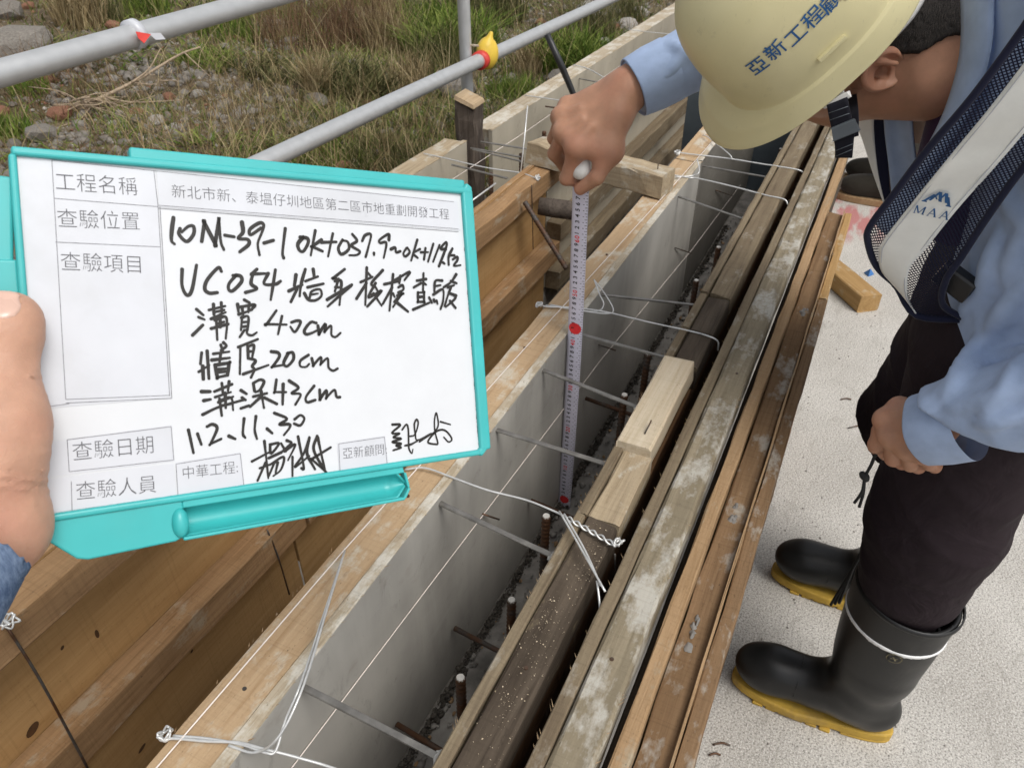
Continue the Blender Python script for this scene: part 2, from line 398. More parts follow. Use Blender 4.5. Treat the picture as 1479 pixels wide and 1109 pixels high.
def skin(name, c, red):
    g = G(name, .5, .35); v = g.co(); n = g.noise(v, 38, 5, .6); f = g.noise(v, 420, 3, .6); b = g.noise(v, 14, 3, .5)
    cc = g.ramp(n, [(.3, tuple(q*.86 for q in c)), (.7, tuple(min(1, q*1.1) for q in c))])
    cc = g.mix(g.ramp(b, [(.45, 0.0), (.68, .45)]), cc, red); g.col(cc)
    g.b.inputs['Subsurface Weight'].default_value = .12; g.b.inputs['Subsurface Radius'].default_value = (.008, .003, .0015); g.b.inputs['Subsurface Scale'].default_value = .6
    wv = g.n('ShaderNodeTexVoronoi'); wv.inputs['Scale'].default_value = 520; g.t.links.new(v, wv.inputs['Vector'])
    p = g.bump(wv.outputs['Distance'], .12, .0006); p = g.bump(n, .40, .0014, p); cr = g.noise(g.co((1, 1, 1)), 95, 4, .6, 2.5); g.bump(g.ramp(cr, [(.46, 0.0), (.5, 1.0), (.54, 0.0)]), .22, .0008, p); return g.m
SKIN = skin('tanned_skin', (.43, .228, .142), (.45, .19, .125))
SKIN2 = skin('lighter_skin', (.50, .285, .195), (.56, .22, .16))
NAIL = plain('finger_nail', (.60, .40, .32), .28, .05, 60)
HAIR = G('short_black_hair', .6, .3)
_v = HAIR.co((1, 1, 1)); _n = HAIR.noise(HAIR.co((70, 520, 160)), 1.5, 4, .7); HAIR.col(HAIR.ramp(_n, [(.35, (.006, .005, .005)), (.75, (.05, .04, .033))])); HAIR.bump(_n, .9, .003); HAIR = HAIR.m
def cloth(name, c, weave=900, rough=.85, fold=.35, fs=11, sheen=.12):
    g = G(name, rough, .15); v = g.co(); n = g.noise(v, fs, 3, .5, 1.5); m = g.noise(v, 60, 3, .5)
    g.col(g.ramp(m, [(.3, tuple(q*.93 for q in c)), (.7, tuple(min(1, q*1.05) for q in c))]))
    g.b.inputs['Sheen Weight'].default_value = sheen
    wv = g.noise(v, weave, 2, .5); p = g.bump(wv, .12, .0006); g.bump(n, fold, .006, p); return g.m
SHIRT = cloth('light_blue_shirt_cotton', (.345, .44, .625), fold=.42, fs=9)
TEE = cloth('dark_purple_undershirt', (.035, .012, .05))
TROU = cloth('dark_work_trousers', (.021, .0140, .0170), 700, .75, .9, 14, 0.0)
DENIM = G('blue_denim', .9, .15); _v = DENIM.co(); _n = DENIM.noise(DENIM.co((300, 300, 60)), 2, 4, .7); _b = DENIM.noise(_v, 60, 5, .65)
DENIM.col(DENIM.mix(.5, DENIM.ramp(_n, [(.35, (.035, .06, .13)), (.7, (.22, .29, .42))]), DENIM.ramp(_b, [(.4, (.05, .09, .17)), (.7, (.25, .33, .46))]))); DENIM.bump(_n, .4, .001); DENIM = DENIM.m
NAVY = cloth('navy_binding', (.012, .014, .035), 900, .8)
REFL = plain('white_reflective_band', (.84, .85, .81), .42, .05, 30, .4, bump=.1)
def mesh_cloth():
    g = G('navy_mesh_fabric', .8, .2); tc = g.n('ShaderNodeTexCoord'); mp = g.n('ShaderNodeMapping'); mp.inputs['Rotation'].default_value = (0, 0, math.radians(45)); mp.inputs['Scale'].default_value = (300, 300, 1)
    g.t.links.new(tc.outputs['UV'], mp.inputs[0]); sx = g.n('ShaderNodeSeparateXYZ'); g.t.links.new(mp.outputs[0], sx.inputs[0])
    a = [g.math('GREATER_THAN', g.math('FRACT', sx.outputs[k]), .42) for k in (0, 1)]
    hole = g.math('MULTIPLY', a[0], a[1]); g.col((.010, .012, .030))
    tr = g.n('ShaderNodeBsdfTransparent'); ms = g.n('ShaderNodeMixShader'); g.t.links.new(hole, ms.inputs[0]); g.t.links.new(g.b.outputs[0], ms.inputs[1]); g.t.links.new(tr.outputs[0], ms.inputs[2]); g.t.links.new(ms.outputs[0], g.o.inputs[0])
    return g.m
MESHC = mesh_cloth()
HELM = plain('pale_yellow_helmet_shell', (.66, .60, .35), .33, .035, 9, .45, dirt=(.40, .33, .17), dirtamt=.22)
HELM.node_tree.nodes  # scuffed shell: fine scratches and dust are added below
def scuff(m, c, amt):
    t = m.node_tree; b = [n for n in t.nodes if n.type == 'BSDF_PRINCIPLED'][0]; src = b.inputs['Base Color'].links[0].from_socket; g = G.__new__(G); g.m = m; g.t = t; g.b = b
    s1 = g.noise(g.co((40, 420, 90)), 1.2, 3, .6, .5); s2 = g.noise(g.co((1, 1, 1)), 24, 6, .75)
    k = g.mix(g.ramp(s1, [(.66, 0.0), (.72, amt)]), src, c); k = g.mix(g.ramp(s2, [(.60, 0.0), (.72, amt)]), k, tuple(q*.55 for q in c)); g.col(k)
scuff(HELM, (.42, .37, .22), .30)
HELMT = plain('blue_helmet_lettering', (.010, .085, .24), .5, .3, 160)
WHITEP = plain('white_plastic', (.70, .69, .66), .4, .05, 30)
BUCK = plain('grey_buckle_plastic', (.09, .105, .12), .4, .1, 30)
RUBBER = plain('black_rubber', (.0095, .0095, .0095), .40, .25, 12, .45, dirt=(.07, .066, .058), dirtamt=.5)
SOLE = plain('yellow_rubber_sole', (.47, .30, .05), .6, .2, 25, .3, dirt=(.20, .14, .07), dirtamt=.8)
BANDW = plain('white_boot_band', (.75, .75, .74), .5, .04, 30)
YELLOW = plain('yellow_rubber_cap', (.72, .50, .06), .45, .12, 25)
REDT = plain('red_tape', (.62, .05, .04), .5, .2, 30)
REDM = plain('red_print', (.70, .03, .035), .5, .15, 90)
TAPEM = plain('lavender_white_tape_blade', (.62, .60, .70), .35, .05, 60)
BLACKP = plain('black_plastic', (.015, .015, .016), .4, .2, 40)
CORD = plain('black_cord', (.010, .010, .010), .8, .2, 400)
BLUEP = plain('blue_plastic_scrap', (.04, .16, .42), .4, .15, 40)
def leafy(name, c0, c1, c2):
    g = G(name, .75, .2); gi = g.n('ShaderNodeNewGeometry'); v = g.co(kind='Object')
    c = g.ramp(gi.outputs['Random Per Island'], [(.1, c0), (.5, c1), (.95, c2)])
    g.col(c); g.b.inputs['Subsurface Weight'].default_value = 0.0
    return g.m
GR_DRY = leafy('dry_straw_grass', (.16, .115, .055), (.30, .225, .115), (.42, .34, .20))
GR_GREEN = leafy('green_grass', (.05, .095, .012), (.11, .165, .022), (.22, .25, .06))
GR_RED = leafy('reddish_dead_weed', (.085, .045, .025), (.15, .085, .045), (.22, .15, .085))
GR_OLIVE = leafy('olive_grass', (.045, .052, .016), (.095, .098, .034), (.20, .175, .08))
TWIG = plain('dead_grey_twig', (.34, .26, .18), .8, .3, 60)
def rock_mat(name, c):
    g = G(name, .9, .2); v = g.co(rnd=9.0); n = g.noise(v, 14, 6, .65); c2 = g.ramp(n, [(.3, tuple(q*.6 for q in c)), (.7, tuple(q*1.25 for q in c))]); g.col(c2); g.bump(n, .7, .01); return g.m
ROCK = rock_mat('grey_rubble', (.22, .20, .175)); ROCKP = rock_mat('pale_rubble', (.36, .335, .30)); ROCKR = rock_mat('brick_rubble', (.26, .13, .085))

INK = [[(2.3,[(846,-364),(830,-443),(823,-509),(839,-531)]),(2.3,[(880,-431),(871,-468),(914,-513),(959,-465),(963,-415),(931,-416),(888,-454)]),(2.3,[(1006,-510),(1032,-389),(1032,-389),(1089,-521),(1089,-521),(1124,-368),(1124,-368),(1126,-506),(1141,-560)]),(2.3,[(1155,-465),(1214,-473)]),(2.3,[(1273,-375),(1274,-440),(1240,-483),(1301,-488),(1305,-522),(1243,-572)]),(2.3,[(1397,-408),(1324,-456),(1323,-418),(1389,-374),(1416,-386),(1401,-436),(1367,-513),(1372,-590)]),(2.3,[(1409,-509),(1474,-489)]),(2.3,[(1563,-405),(1532,-565),(1536,-608)]),(2.3,[(1686,-461),(1645,-506),(1649,-548),(1678,-559),(1716,-504),(1715,-468),(1664,-462)]),(2.1,[(1777,-411),(1730,-586)]),(2.1,[(1817,-475),(1745,-524),(1745,-524),(1818,-555)]),(2.1,[(1815,-493),(1927,-486)]),(2.1,[(1905,-428),(1857,-591)]),(2.1,[(1975,-470),(1939,-530),(1959,-574),(2017,-536),(2014,-484),(1975,-474)]),(2.1,[(2054,-427),(2086,-474),(2039,-509),(2100,-549),(2078,-576),(2018,-580)]),(2.1,[(2127,-473),(2154,-431),(2200,-425),(2172,-517),(2145,-589)]),(2.1,[(2213,-560),(2212,-573)]),(2.1,[(2342,-459),(2342,-417),(2267,-461),(2269,-484),(2319,-483),(2289,-594)]),(2.1,[(2354,-528),(2389,-515),(2394,-550),(2429,-542)]),(2.1,[(2483,-517),(2454,-557),(2469,-580),(2507,-548),(2492,-513)]),(2.1,[(2580,-452),(2515,-610)]),(2.1,[(2597,-522),(2537,-555),(2573,-589)]),(2.1,[(2604,-546),(2666,-544)]),(2.1,[(2646,-513),(2626,-600)]),(2.1,[(2717,-479),(2660,-616)]),(2.1,[(2771,-486),(2705,-615)]),(2.1,[(2824,-517),(2778,-514),(2828,-464),(2836,-484),(2802,-557),(2753,-650)]),(2.1,[(2792,-622),(2805,-630)]),(2.1,[(2885,-511),(2847,-573),(2841,-637)]),(2.1,[(2861,-564),(2899,-564)]),(2.1,[(2882,-596),(2922,-575),(2924,-600),(2887,-645),(2949,-640)])],[(2.2,[(872,-692),(864,-797),(888,-857),(921,-824),(962,-664)]),(2.2,[(1114,-703),(1096,-679),(1022,-757),(1001,-818),(1028,-845),(1077,-842)]),(2.2,[(1208,-726),(1157,-784),(1153,-825),(1180,-829),(1238,-771),(1234,-733),(1187,-730)]),(2.2,[(1347,-687),(1306,-722)]),(2.2,[(1310,-719),(1417,-715)]),(2.2,[(1316,-722),(1301,-785),(1336,-819),(1259,-843)]),(2.2,[(1421,-715),(1387,-785),(1464,-788),(1502,-767)]),(2.2,[(1472,-690),(1450,-785),(1424,-894)]),(2.2,[(1613,-724),(1596,-799)]),(2.2,[(1683,-684),(1645,-785),(1627,-871)]),(2.2,[(1554,-835),(1652,-792)]),(2.2,[(1613,-821),(1562,-910)]),(2.1,[(1740,-683),(1743,-738)]),(2.1,[(1677,-767),(1770,-734)]),(2.1,[(1689,-810),(1807,-785)]),(2.1,[(1663,-853),(1689,-897),(1741,-901),(1785,-869),(1777,-825),(1716,-839),(1698,-882)]),(2.1,[(1707,-862),(1760,-854)]),(2.1,[(1974,-681),(1883,-745),(1883,-745),(1921,-752)]),(2.1,[(1921,-752),(1887,-840)]),(2.1,[(1893,-767),(1940,-767),(1929,-855),(1914,-937)]),(2.1,[(1893,-811),(1924,-811)]),(2.1,[(1825,-898),(2020,-793)]),(2.1,[(2016,-797),(1825,-946)]),(2.1,[(2147,-668),(2113,-940)]),(2.1,[(2090,-774),(2186,-736)]),(2.1,[(2134,-782),(2048,-894)]),(2.1,[(2152,-706),(2178,-736)]),(2.1,[(2273,-686),(2175,-782),(2205,-812),(2218,-858),(2151,-865)]),(2.1,[(2207,-782),(2141,-888),(2253,-835),(2128,-952)]),(2.1,[(2185,-858),(2243,-950)]),(2.1,[(2355,-716),(2303,-986)]),(2.1,[(2277,-790),(2394,-767)]),(2.1,[(2339,-813),(2253,-935)]),(2.1,[(2343,-859),(2354,-886)]),(2.1,[(2414,-728),(2401,-782)]),(2.1,[(2360,-763),(2494,-696),(2446,-759)]),(2.1,[(2390,-813),(2425,-798),(2431,-829),(2387,-852)]),(2.1,[(2376,-875),(2429,-860)]),(2.1,[(2347,-921),(2421,-852),(2335,-959)]),(2.1,[(2372,-929),(2456,-997)]),(2.1,[(2612,-707),(2596,-845)]),(2.1,[(2550,-763),(2631,-751)]),(2.1,[(2584,-782),(2520,-814)]),(2.1,[(2606,-782),(2628,-794)]),(2.1,[(2552,-853),(2546,-924),(2546,-924),(2599,-925),(2599,-925),(2605,-853),(2605,-853),(2552,-853)]),(2.1,[(2553,-888),(2598,-885)]),(2.1,[(2501,-982),(2643,-933)]),(2.1,[(2646,-893),(2665,-933)]),(2.1,[(2771,-762),(2711,-766),(2695,-846)]),(2.1,[(2703,-806),(2754,-798)]),(2.1,[(2684,-870),(2770,-831),(2768,-911),(2739,-983)]),(2.1,[(2685,-910),(2689,-926)]),(2.1,[(2708,-918),(2715,-942)]),(2.1,[(2901,-714),(2849,-774),(2780,-815)]),(2.1,[(2849,-766),(2899,-783)]),(2.1,[(2817,-815),(2875,-799)]),(2.1,[(2845,-815),(2812,-879),(2777,-959)]),(2.1,[(2832,-863),(2881,-896),(2786,-968)]),(2.1,[(2827,-920),(2874,-977)]),(2.1,[(2832,-863),(2887,-880)])],[(2.0,[(940,-949),(978,-987)]),(2.0,[(949,-1000),(983,-1016)]),(2.0,[(902,-1115),(970,-1052)]),(2.0,[(1016,-955),(1120,-931)]),(2.0,[(1047,-918),(1045,-985)]),(2.0,[(1097,-908),(1095,-978)]),(2.0,[(1025,-1013),(1121,-972)]),(2.0,[(1046,-970),(1111,-957)]),(2.0,[(1020,-1076),(1129,-1050)]),(2.0,[(1056,-1022),(1053,-1151)]),(2.0,[(1049,-1021),(1115,-1001),(1122,-1053),(1107,-1145)]),(2.0,[(1069,-1044),(1105,-1034)]),(2.0,[(1084,-986),(1078,-1067)]),(2.0,[(1247,-892),(1279,-911)]),(2.0,[(1201,-921),(1203,-981)]),(2.0,[(1207,-940),(1311,-927),(1286,-960)]),(2.0,[(1228,-944),(1232,-989)]),(2.0,[(1273,-937),(1267,-975)]),(2.0,[(1203,-988),(1294,-960)]),(2.0,[(1224,-1004),(1209,-1093)]),(2.0,[(1219,-1011),(1264,-1005),(1253,-1095)]),(2.0,[(1221,-1041),(1258,-1039)]),(2.0,[(1218,-1071),(1255,-1069)]),(2.0,[(1231,-1094),(1198,-1138)]),(2.0,[(1246,-1091),(1251,-1121),(1280,-1130),(1312,-1112)]),(2.0,[(1456,-968),(1384,-1058),(1384,-1058),(1519,-1066)]),(2.0,[(1492,-1007),(1455,-1129)]),(2.0,[(1555,-1051),(1596,-1041),(1619,-1053),(1574,-1118),(1545,-1082)]),(2.0,[(1732,-1061),(1691,-1055),(1642,-1109),(1652,-1137),(1693,-1130),(1736,-1112)]),(2.0,[(1742,-1081),(1746,-1136),(1746,-1136),(1797,-1070),(1789,-1122),(1789,-1122),(1838,-1084),(1837,-1148),(1865,-1165),(1905,-1138)])],[(2.0,[(949,-1230),(936,-1302)]),(2.0,[(984,-1221),(981,-1400)]),(2.0,[(922,-1352),(991,-1313)]),(2.0,[(949,-1318),(946,-1401)]),(2.0,[(1091,-1171),(1107,-1194),(1069,-1221)]),(2.0,[(1072,-1185),(1083,-1230)]),(2.0,[(1021,-1241),(1122,-1232)]),(2.0,[(1067,-1244),(1056,-1295)]),(2.0,[(1008,-1281),(1122,-1273)]),(2.0,[(1026,-1315),(1034,-1397),(1034,-1397),(1099,-1386)]),(2.0,[(1026,-1315),(1116,-1306),(1116,-1306),(1099,-1386)]),(2.0,[(1038,-1345),(1095,-1342)]),(2.0,[(1043,-1364),(1090,-1362)]),(2.0,[(1182,-1205),(1315,-1158)]),(2.0,[(1196,-1213),(1179,-1384)]),(2.0,[(1245,-1200),(1242,-1283)]),(2.0,[(1248,-1204),(1286,-1198),(1269,-1277)]),(2.0,[(1249,-1238),(1279,-1236)]),(2.0,[(1246,-1283),(1289,-1301),(1264,-1337),(1277,-1361),(1250,-1412)]),(2.0,[(1201,-1386),(1373,-1336)]),(2.0,[(1400,-1246),(1445,-1256),(1450,-1287),(1399,-1349),(1399,-1349),(1469,-1342)]),(2.0,[(1515,-1263),(1478,-1327),(1500,-1352),(1547,-1308),(1546,-1261),(1507,-1263)]),(2.0,[(1657,-1283),(1597,-1319),(1594,-1358),(1634,-1364),(1656,-1346)]),(2.0,[(1679,-1308),(1687,-1356),(1687,-1356),(1745,-1303),(1741,-1351),(1741,-1351),(1794,-1314),(1797,-1378),(1828,-1404),(1863,-1391)])],[(2.0,[(929,-1481),(981,-1485)]),(2.0,[(938,-1540),(980,-1536)]),(2.0,[(924,-1630),(1033,-1589),(1187,-1558)]),(2.0,[(1009,-1487),(1123,-1448)]),(2.0,[(1059,-1436),(1061,-1502)]),(2.0,[(1106,-1428),(1094,-1490)]),(2.0,[(1010,-1524),(1112,-1499)]),(2.0,[(1028,-1559),(1124,-1530)]),(2.0,[(1037,-1537),(1042,-1649)]),(2.0,[(1036,-1552),(1109,-1536),(1117,-1619)]),(2.0,[(1048,-1583),(1113,-1574)]),(2.0,[(1075,-1504),(1071,-1600)]),(2.0,[(1178,-1493),(1212,-1519)]),(2.0,[(1181,-1542),(1202,-1559)]),(2.0,[(1168,-1612),(1221,-1599)]),(2.0,[(1262,-1451),(1266,-1504)]),(2.0,[(1262,-1451),(1309,-1431),(1334,-1448),(1303,-1499),(1272,-1512)]),(2.0,[(1255,-1541),(1347,-1526)]),(2.0,[(1310,-1508),(1314,-1561),(1320,-1623)]),(2.0,[(1307,-1545),(1228,-1607)]),(2.0,[(1329,-1555),(1409,-1604)]),(2.0,[(1419,-1439),(1401,-1522),(1401,-1522),(1478,-1529)]),(2.0,[(1463,-1473),(1448,-1611)]),(2.0,[(1507,-1453),(1567,-1505),(1516,-1540),(1579,-1553),(1537,-1620)]),(2.0,[(1680,-1502),(1617,-1572),(1622,-1611),(1680,-1601)]),(2.0,[(1718,-1532),(1717,-1596),(1717,-1596),(1767,-1540),(1763,-1592),(1763,-1592),(1826,-1541),(1839,-1590),(1864,-1596)])],[(2.0,[(830,-1719),(849,-1870)]),(2.0,[(883,-1750),(901,-1822)]),(2.0,[(945,-1710),(981,-1699),(1006,-1731),(957,-1825),(957,-1825),(1026,-1800)]),(2.0,[(1077,-1787),(1115,-1810)]),(2.0,[(1183,-1682),(1168,-1779),(1181,-1810)]),(2.0,[(1262,-1675),(1247,-1765),(1257,-1827)]),(2.0,[(1330,-1766),(1362,-1800)]),(2.0,[(1388,-1665),(1470,-1711),(1416,-1745),(1482,-1751),(1484,-1775),(1441,-1821)]),(2.0,[(1524,-1721),(1566,-1697),(1592,-1724),(1560,-1767),(1518,-1751)])],[(1.9,[(1305,-1847),(1309,-1986),(1311,-2101)]),(1.9,[(1212,-1973),(1329,-1927)]),(1.9,[(1301,-1992),(1239,-2106)]),(1.9,[(1341,-1875),(1402,-1874),(1343,-1936),(1341,-1875)]),(1.9,[(1326,-1965),(1413,-1937)]),(1.9,[(1330,-2011),(1426,-1970),(1403,-2052),(1346,-2091)]),(1.9,[(1361,-2000),(1316,-2086)]),(1.9,[(1384,-2003),(1363,-2070)]),(1.9,[(1260,-2025),(1369,-2001)]),(1.9,[(1417,-1876),(1444,-1934)]),(1.9,[(1458,-1861),(1487,-1884),(1413,-1937)]),(1.9,[(1436,-1933),(1514,-1895),(1455,-1997)]),(1.9,[(1488,-1978),(1477,-2109)]),(1.9,[(1538,-1843),(1561,-2058),(1544,-2064)]),(1.9,[(1617,-1856),(1568,-1965),(1498,-2050),(1607,-1986)]),(1.9,[(1617,-1860),(1592,-1968),(1640,-2085)]),(1.9,[(1674,-1855),(1642,-1950),(1712,-2107),(1712,-2107),(1621,-2011),(1621,-2011),(1766,-1946)]),(1.9,[(1678,-1867),(1696,-1997),(1712,-2103)])],[(1.6,[(2258,-1835),(2322,-1845),(2249,-1897),(2313,-1908),(2257,-1930),(2322,-1948),(2247,-1964),(2319,-1986),(2275,-1995),(2316,-2014),(2249,-2027)]),(1.6,[(2335,-1882),(2373,-1847),(2386,-1888),(2379,-2015),(2388,-2052),(2402,-2068),(2412,-2040)]),(1.6,[(2348,-2004),(2400,-2000),(2453,-1981)]),(1.6,[(2397,-1939),(2438,-1929),(2472,-1854),(2463,-1817),(2440,-1851),(2442,-1929),(2458,-1974),(2574,-1937)]),(1.6,[(2473,-1987),(2569,-1944),(2603,-1933),(2645,-1879),(2636,-1784),(2615,-1840),(2612,-1927),(2629,-2016),(2608,-2024),(2544,-1999),(2611,-1934),(2675,-1919),(2723,-1946),(2756,-2002),(2725,-2020),(2686,-1979)]),(1.6,[(2667,-1856),(2753,-1887)])]]
PRINT = [('工程名稱', (210, -178), (649, -181)), ('查驗位置', (204, -394), (644, -395)), ('查驗項目', (202, -648), (631, -663)), ('查驗日期', (177, -1777), (616, -1784)), ('查驗人員', (177, -2013), (613, -2032)), ('新北市新、泰塭仔圳地區第二區市地重劃開發工程', (849, -193), (2875, -243)), ('中華工程:', (775, -1989), (1116, -1996)), ('亞新顧問:', (1853, -2001), (2195, -2009))]
LINES = [[(201,-57),(753,-74),(2928,-143)],[(201,-57),(165,-1466)],[(753,-74),(760,-290),(735,-1494)],[(195,-281),(759,-299)],[(182,-538),(756,-552)],[(165,-1466),(736,-1489)],[(764,-290),(2954,-354)],[(763,-308),(2953,-376)],[(154,-1704),(729,-1687),(728,-1899),(150,-1893),(154,-1704)],[(156,-1952),(147,-2128)],[(739,-1927),(1140,-1911),(1146,-2121)],[(739,-1927),(735,-2130)],[(1828,-1928),(2185,-1920),(2191,-2127)],[(1828,-1928),(1821,-2142)],[(163,-1487),(747,-1508),(771,-298)],[(5,-1505),(181,-1492)]]
PAPERS = {'col':[(40,-48),(761,-69),(742,-1507),(11,-1509)],'title':[(769,-68),(2960,-135),(2973,-364),(767,-299)],'date':[(6,-1711),(733,-1678),(732,-1908),(1,-1909)],'person':[(1,-1921),(727,-1921),(727,-2129),(-1,-2119)],'co':[(737,-1918),(1146,-1903),(1150,-2131),(737,-2130)],'co2':[(1818,-1922),(2192,-1910),(2202,-2134),(1815,-2151)]}
FRAME = {'outer':[(0,0),(612,0),(597,58),(637,71),(3024,17),(3109,-44),(3090,-2074),(2983,-2161),(2309,-2148),(2347,-2248),(2276,-2405),(210,-2432),(-11,-2252),(-17,-2157)],'white':[(33,-48),(2963,-97),(2975,-2104),(6,-2129)],'left':[(-12,-155),(-56,-174),(-85,-467),(-88,-723),(-102,-1138),(-78,-1697),(17,-1708),(12,-145)],'tray':[(720,-2212),(804,-2204),(2220,-2188),(2318,-2244),(2292,-2355),(2203,-2393),(790,-2389),(723,-2332)]}
BOARD_O = [0.2705, 0.4481, 1.3003]
BOARD_AX = [[0.80559, -0.52692, -0.27087], [0.47675, 0.30509, 0.82439], [-0.35175, -0.79326, 0.49699]]

# ================================================================== THE SETTING
def terrain_z(x, y):
    x = np.asarray(x, float); y = np.asarray(y, float); s = np.clip(y-1.2, 0, 60)
    z = .20 + .075*s + .22*np.clip((s-1.0)/3.5, 0, 1)*lat_noise(x*.55+3, y*.55+9, 3)
    z = z + .10*(lat_noise(x*1.7, y*1.7, 5)-.5)*np.clip(s*2, 0, 1) + .05*(lat_noise(x*5, y*5, 6)-.5) + .02*(lat_noise(x*14, y*14, 8)-.5)
    return z
ys = 1.12 + 28*np.linspace(0, 1, 190)**2.2
xs = np.concatenate([np.linspace(-9, -1, 30, endpoint=False), np.linspace(-1, 8, 230, endpoint=False), np.linspace(8, 34, 60)])
Xg, Yg = np.meshgrid(xs, ys, indexing='ij'); Zg = terrain_z(Xg, Yg)
nx_, ny_ = Xg.shape; ii = np.arange(nx_*ny_).reshape(nx_, ny_)
o = link('terrain', mesh_np('terrain', np.stack([Xg, Yg, Zg], -1).reshape(-1, 3), np.stack([ii[:-1, :-1], ii[1:, :-1], ii[1:, 1:], ii[:-1, 1:]], -1).reshape(-1, 4), True), GROUND); tag(o, kind='structure')
V, F = box_geo((12, -11.61, -.1), (46, 23.58, .2)); V = [tuple(v) for v in V]
o = link('concrete_slab', mesh('concrete_slab', V, F), SLABM); tag(o, kind='structure')
# rough concrete bed of the channel, already cast
bx = np.linspace(-1.2, 8, 150); by = np.concatenate([np.linspace(.16, .4275, 16), np.linspace(.4285, .7985, 14), np.linspace(.8035, 1.14, 18)])
Xb, Yb = np.meshgrid(bx, by, indexing='ij'); Zb = np.where((Yb > .428) & (Yb < .80), -.06, .295)+.012*(lat_noise(Xb*18, Yb*18, 11)-.5)+.01*(lat_noise(Xb*50, Yb*50, 12)-.5)  # bed dropped between the inner forms so the channel bottom goes dark
ib = np.arange(Xb.size).reshape(Xb.shape)
V = np.stack([Xb, Yb, Zb], -1).reshape(-1, 3); F = np.stack([ib[:-1, :-1], ib[1:, :-1], ib[1:, 1:], ib[:-1, 1:]], -1).reshape(-1, 4)
o = link('channel_bed', mesh_np('channel_bed', V, F, True), CONC_D); tag(o, kind='structure')
for ya, yb in ((.162, .427), (.8045, 1.138)):
    V, F = box_geo((3.4, (ya+yb)/2, .14), (9.2, yb-ya, .27)); link('bed_side', mesh('bed_side', V, F), CONC_D, o)

o = link('trench_floor', mesh('trench_floor', [(-1.2, .44, -.03), (8, .44, -.03), (8, .80, -.03), (-1.2, .80, -.03)], [(0, 1, 2, 3)]), plain('dark_trench_tone', (.075, .058, .042), .95, .35, 30, .15, bump=.8)); tag(o, kind='structure')  # added sheet; the darkness deep in the channel is put into its brown
# ================================================================== FORMWORK
ZT = .715
def panel(label, x0, x1, face_y, out, ply_mat, top_mat, edge_mat, seed, zb=.31, top=ZT, batten=.058, mids=(.50,), mid_mat=None, ply_t=.014, foot=True):
    """a form panel standing along X: plywood whose concrete face is face_y, battens on the side 'out' (+1/-1 in Y)"""
    random.seed(seed)
    t = thing('formwork_panel', label, 'formwork', (x0, face_y, zb), 'formwork panels of the channel')
    y1 = face_y+out*ply_t
    V, F = box_geo(((x0+x1)/2, (face_y+y1)/2, (zb+top)/2), (x1-x0, ply_t, top-zb))
    pl = bevel(link('plywood', mesh('plywood', V, F), ply_mat, t), .0012)
    lumber('plywood_edge', (x0, (face_y+y1)/2, top+.0012), (x1, (face_y+y1)/2, top+.0012), ply_t+.001, .003, edge_mat, t, ch=.0008, jit=.0003, step=.05)
    def bat(nm, za, zb_, m, wd=batten):
        ya, yb = sorted((y1+out*.0015, y1+out*(.0015+wd)))
        return slab_box(nm, x0+random.uniform(0, .004), x1-random.uniform(.001, .006), ya, yb, za, zb_, m, t)
    bat('top_batten', top-.055, top-.001, top_mat)
    for z in mids: bat('middle_batten', z-.03, z+.028, mid_mat or top_mat)
    if foot: bat('bottom_batten', zb+.002, zb+.06, mid_mat or top_mat)
    return t
# inner form of the right wall
panel('long grey faced form panel with beige timber top in the middle foreground', -.9, 2.05, .412, 1, FILM, W_BEIGE, W_EDGE, 1)
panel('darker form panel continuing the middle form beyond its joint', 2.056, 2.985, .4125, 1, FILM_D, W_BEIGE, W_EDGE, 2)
# inner form of the left wall
KNOT = plain('dark_knot', (.075, .035, .014), .6, .4, 120)
t = panel('golden plywood form panel with orange top batten behind the inspection board', -.9, .722, .814, -1, W_GOLD, W_ORANGE, W_ORANGE, 3, top=.72, mids=(.452,), batten=.045, foot=False, zb=-.04)
for px, py, rx, rz in ((47, 1053, .010, .008), (140, 915, .003, .008), (90, 935, .003, .003), (277, 940, .003, .003), (205, 1080, .008, .004)):
    A = at(px, py, Y=.7994); V = [(A[0], .7988, A[2])]+[(A[0]+rx*math.cos(a), .7992, A[2]+rz*math.sin(a)+.3*rx*math.cos(a)) for a in np.linspace(0, 2*math.pi, 15)[:-1]]
    link('knot', mesh('knot', V, [(0, 1+(i+1) % 14, 1+i) for i in range(14)]), KNOT, t)

t = panel('golden plywood form panel under the loose cross timber', .728, 1.90, .8142, -1, W_GOLD, W_ORANGE, W_ORANGE, 4, top=.72, mids=(.452,), batten=.045, foot=False, zb=-.04)
t = panel('pale stained form panel of the left wall beyond the cross timber', 1.906, 4.6, .8145, -1, FILM_W, W_PALE, W_EDGE, 5, top=.72, mids=(.50,), mid_mat=W_GREYB, batten=.045)
# outer form of the left wall
panel('brown topped outer form panel left of the old stake', -.4, 1.925, 1.062, 1, FILM_W, W_PALE, W_PALE, 6, zb=.2, mids=())
panel('long pale outer form panel running to the top of the picture', 2.045, 6.0, 1.040, 1, FILM_W, W_EDGE, W_EDGE, 7, zb=.2, mids=())
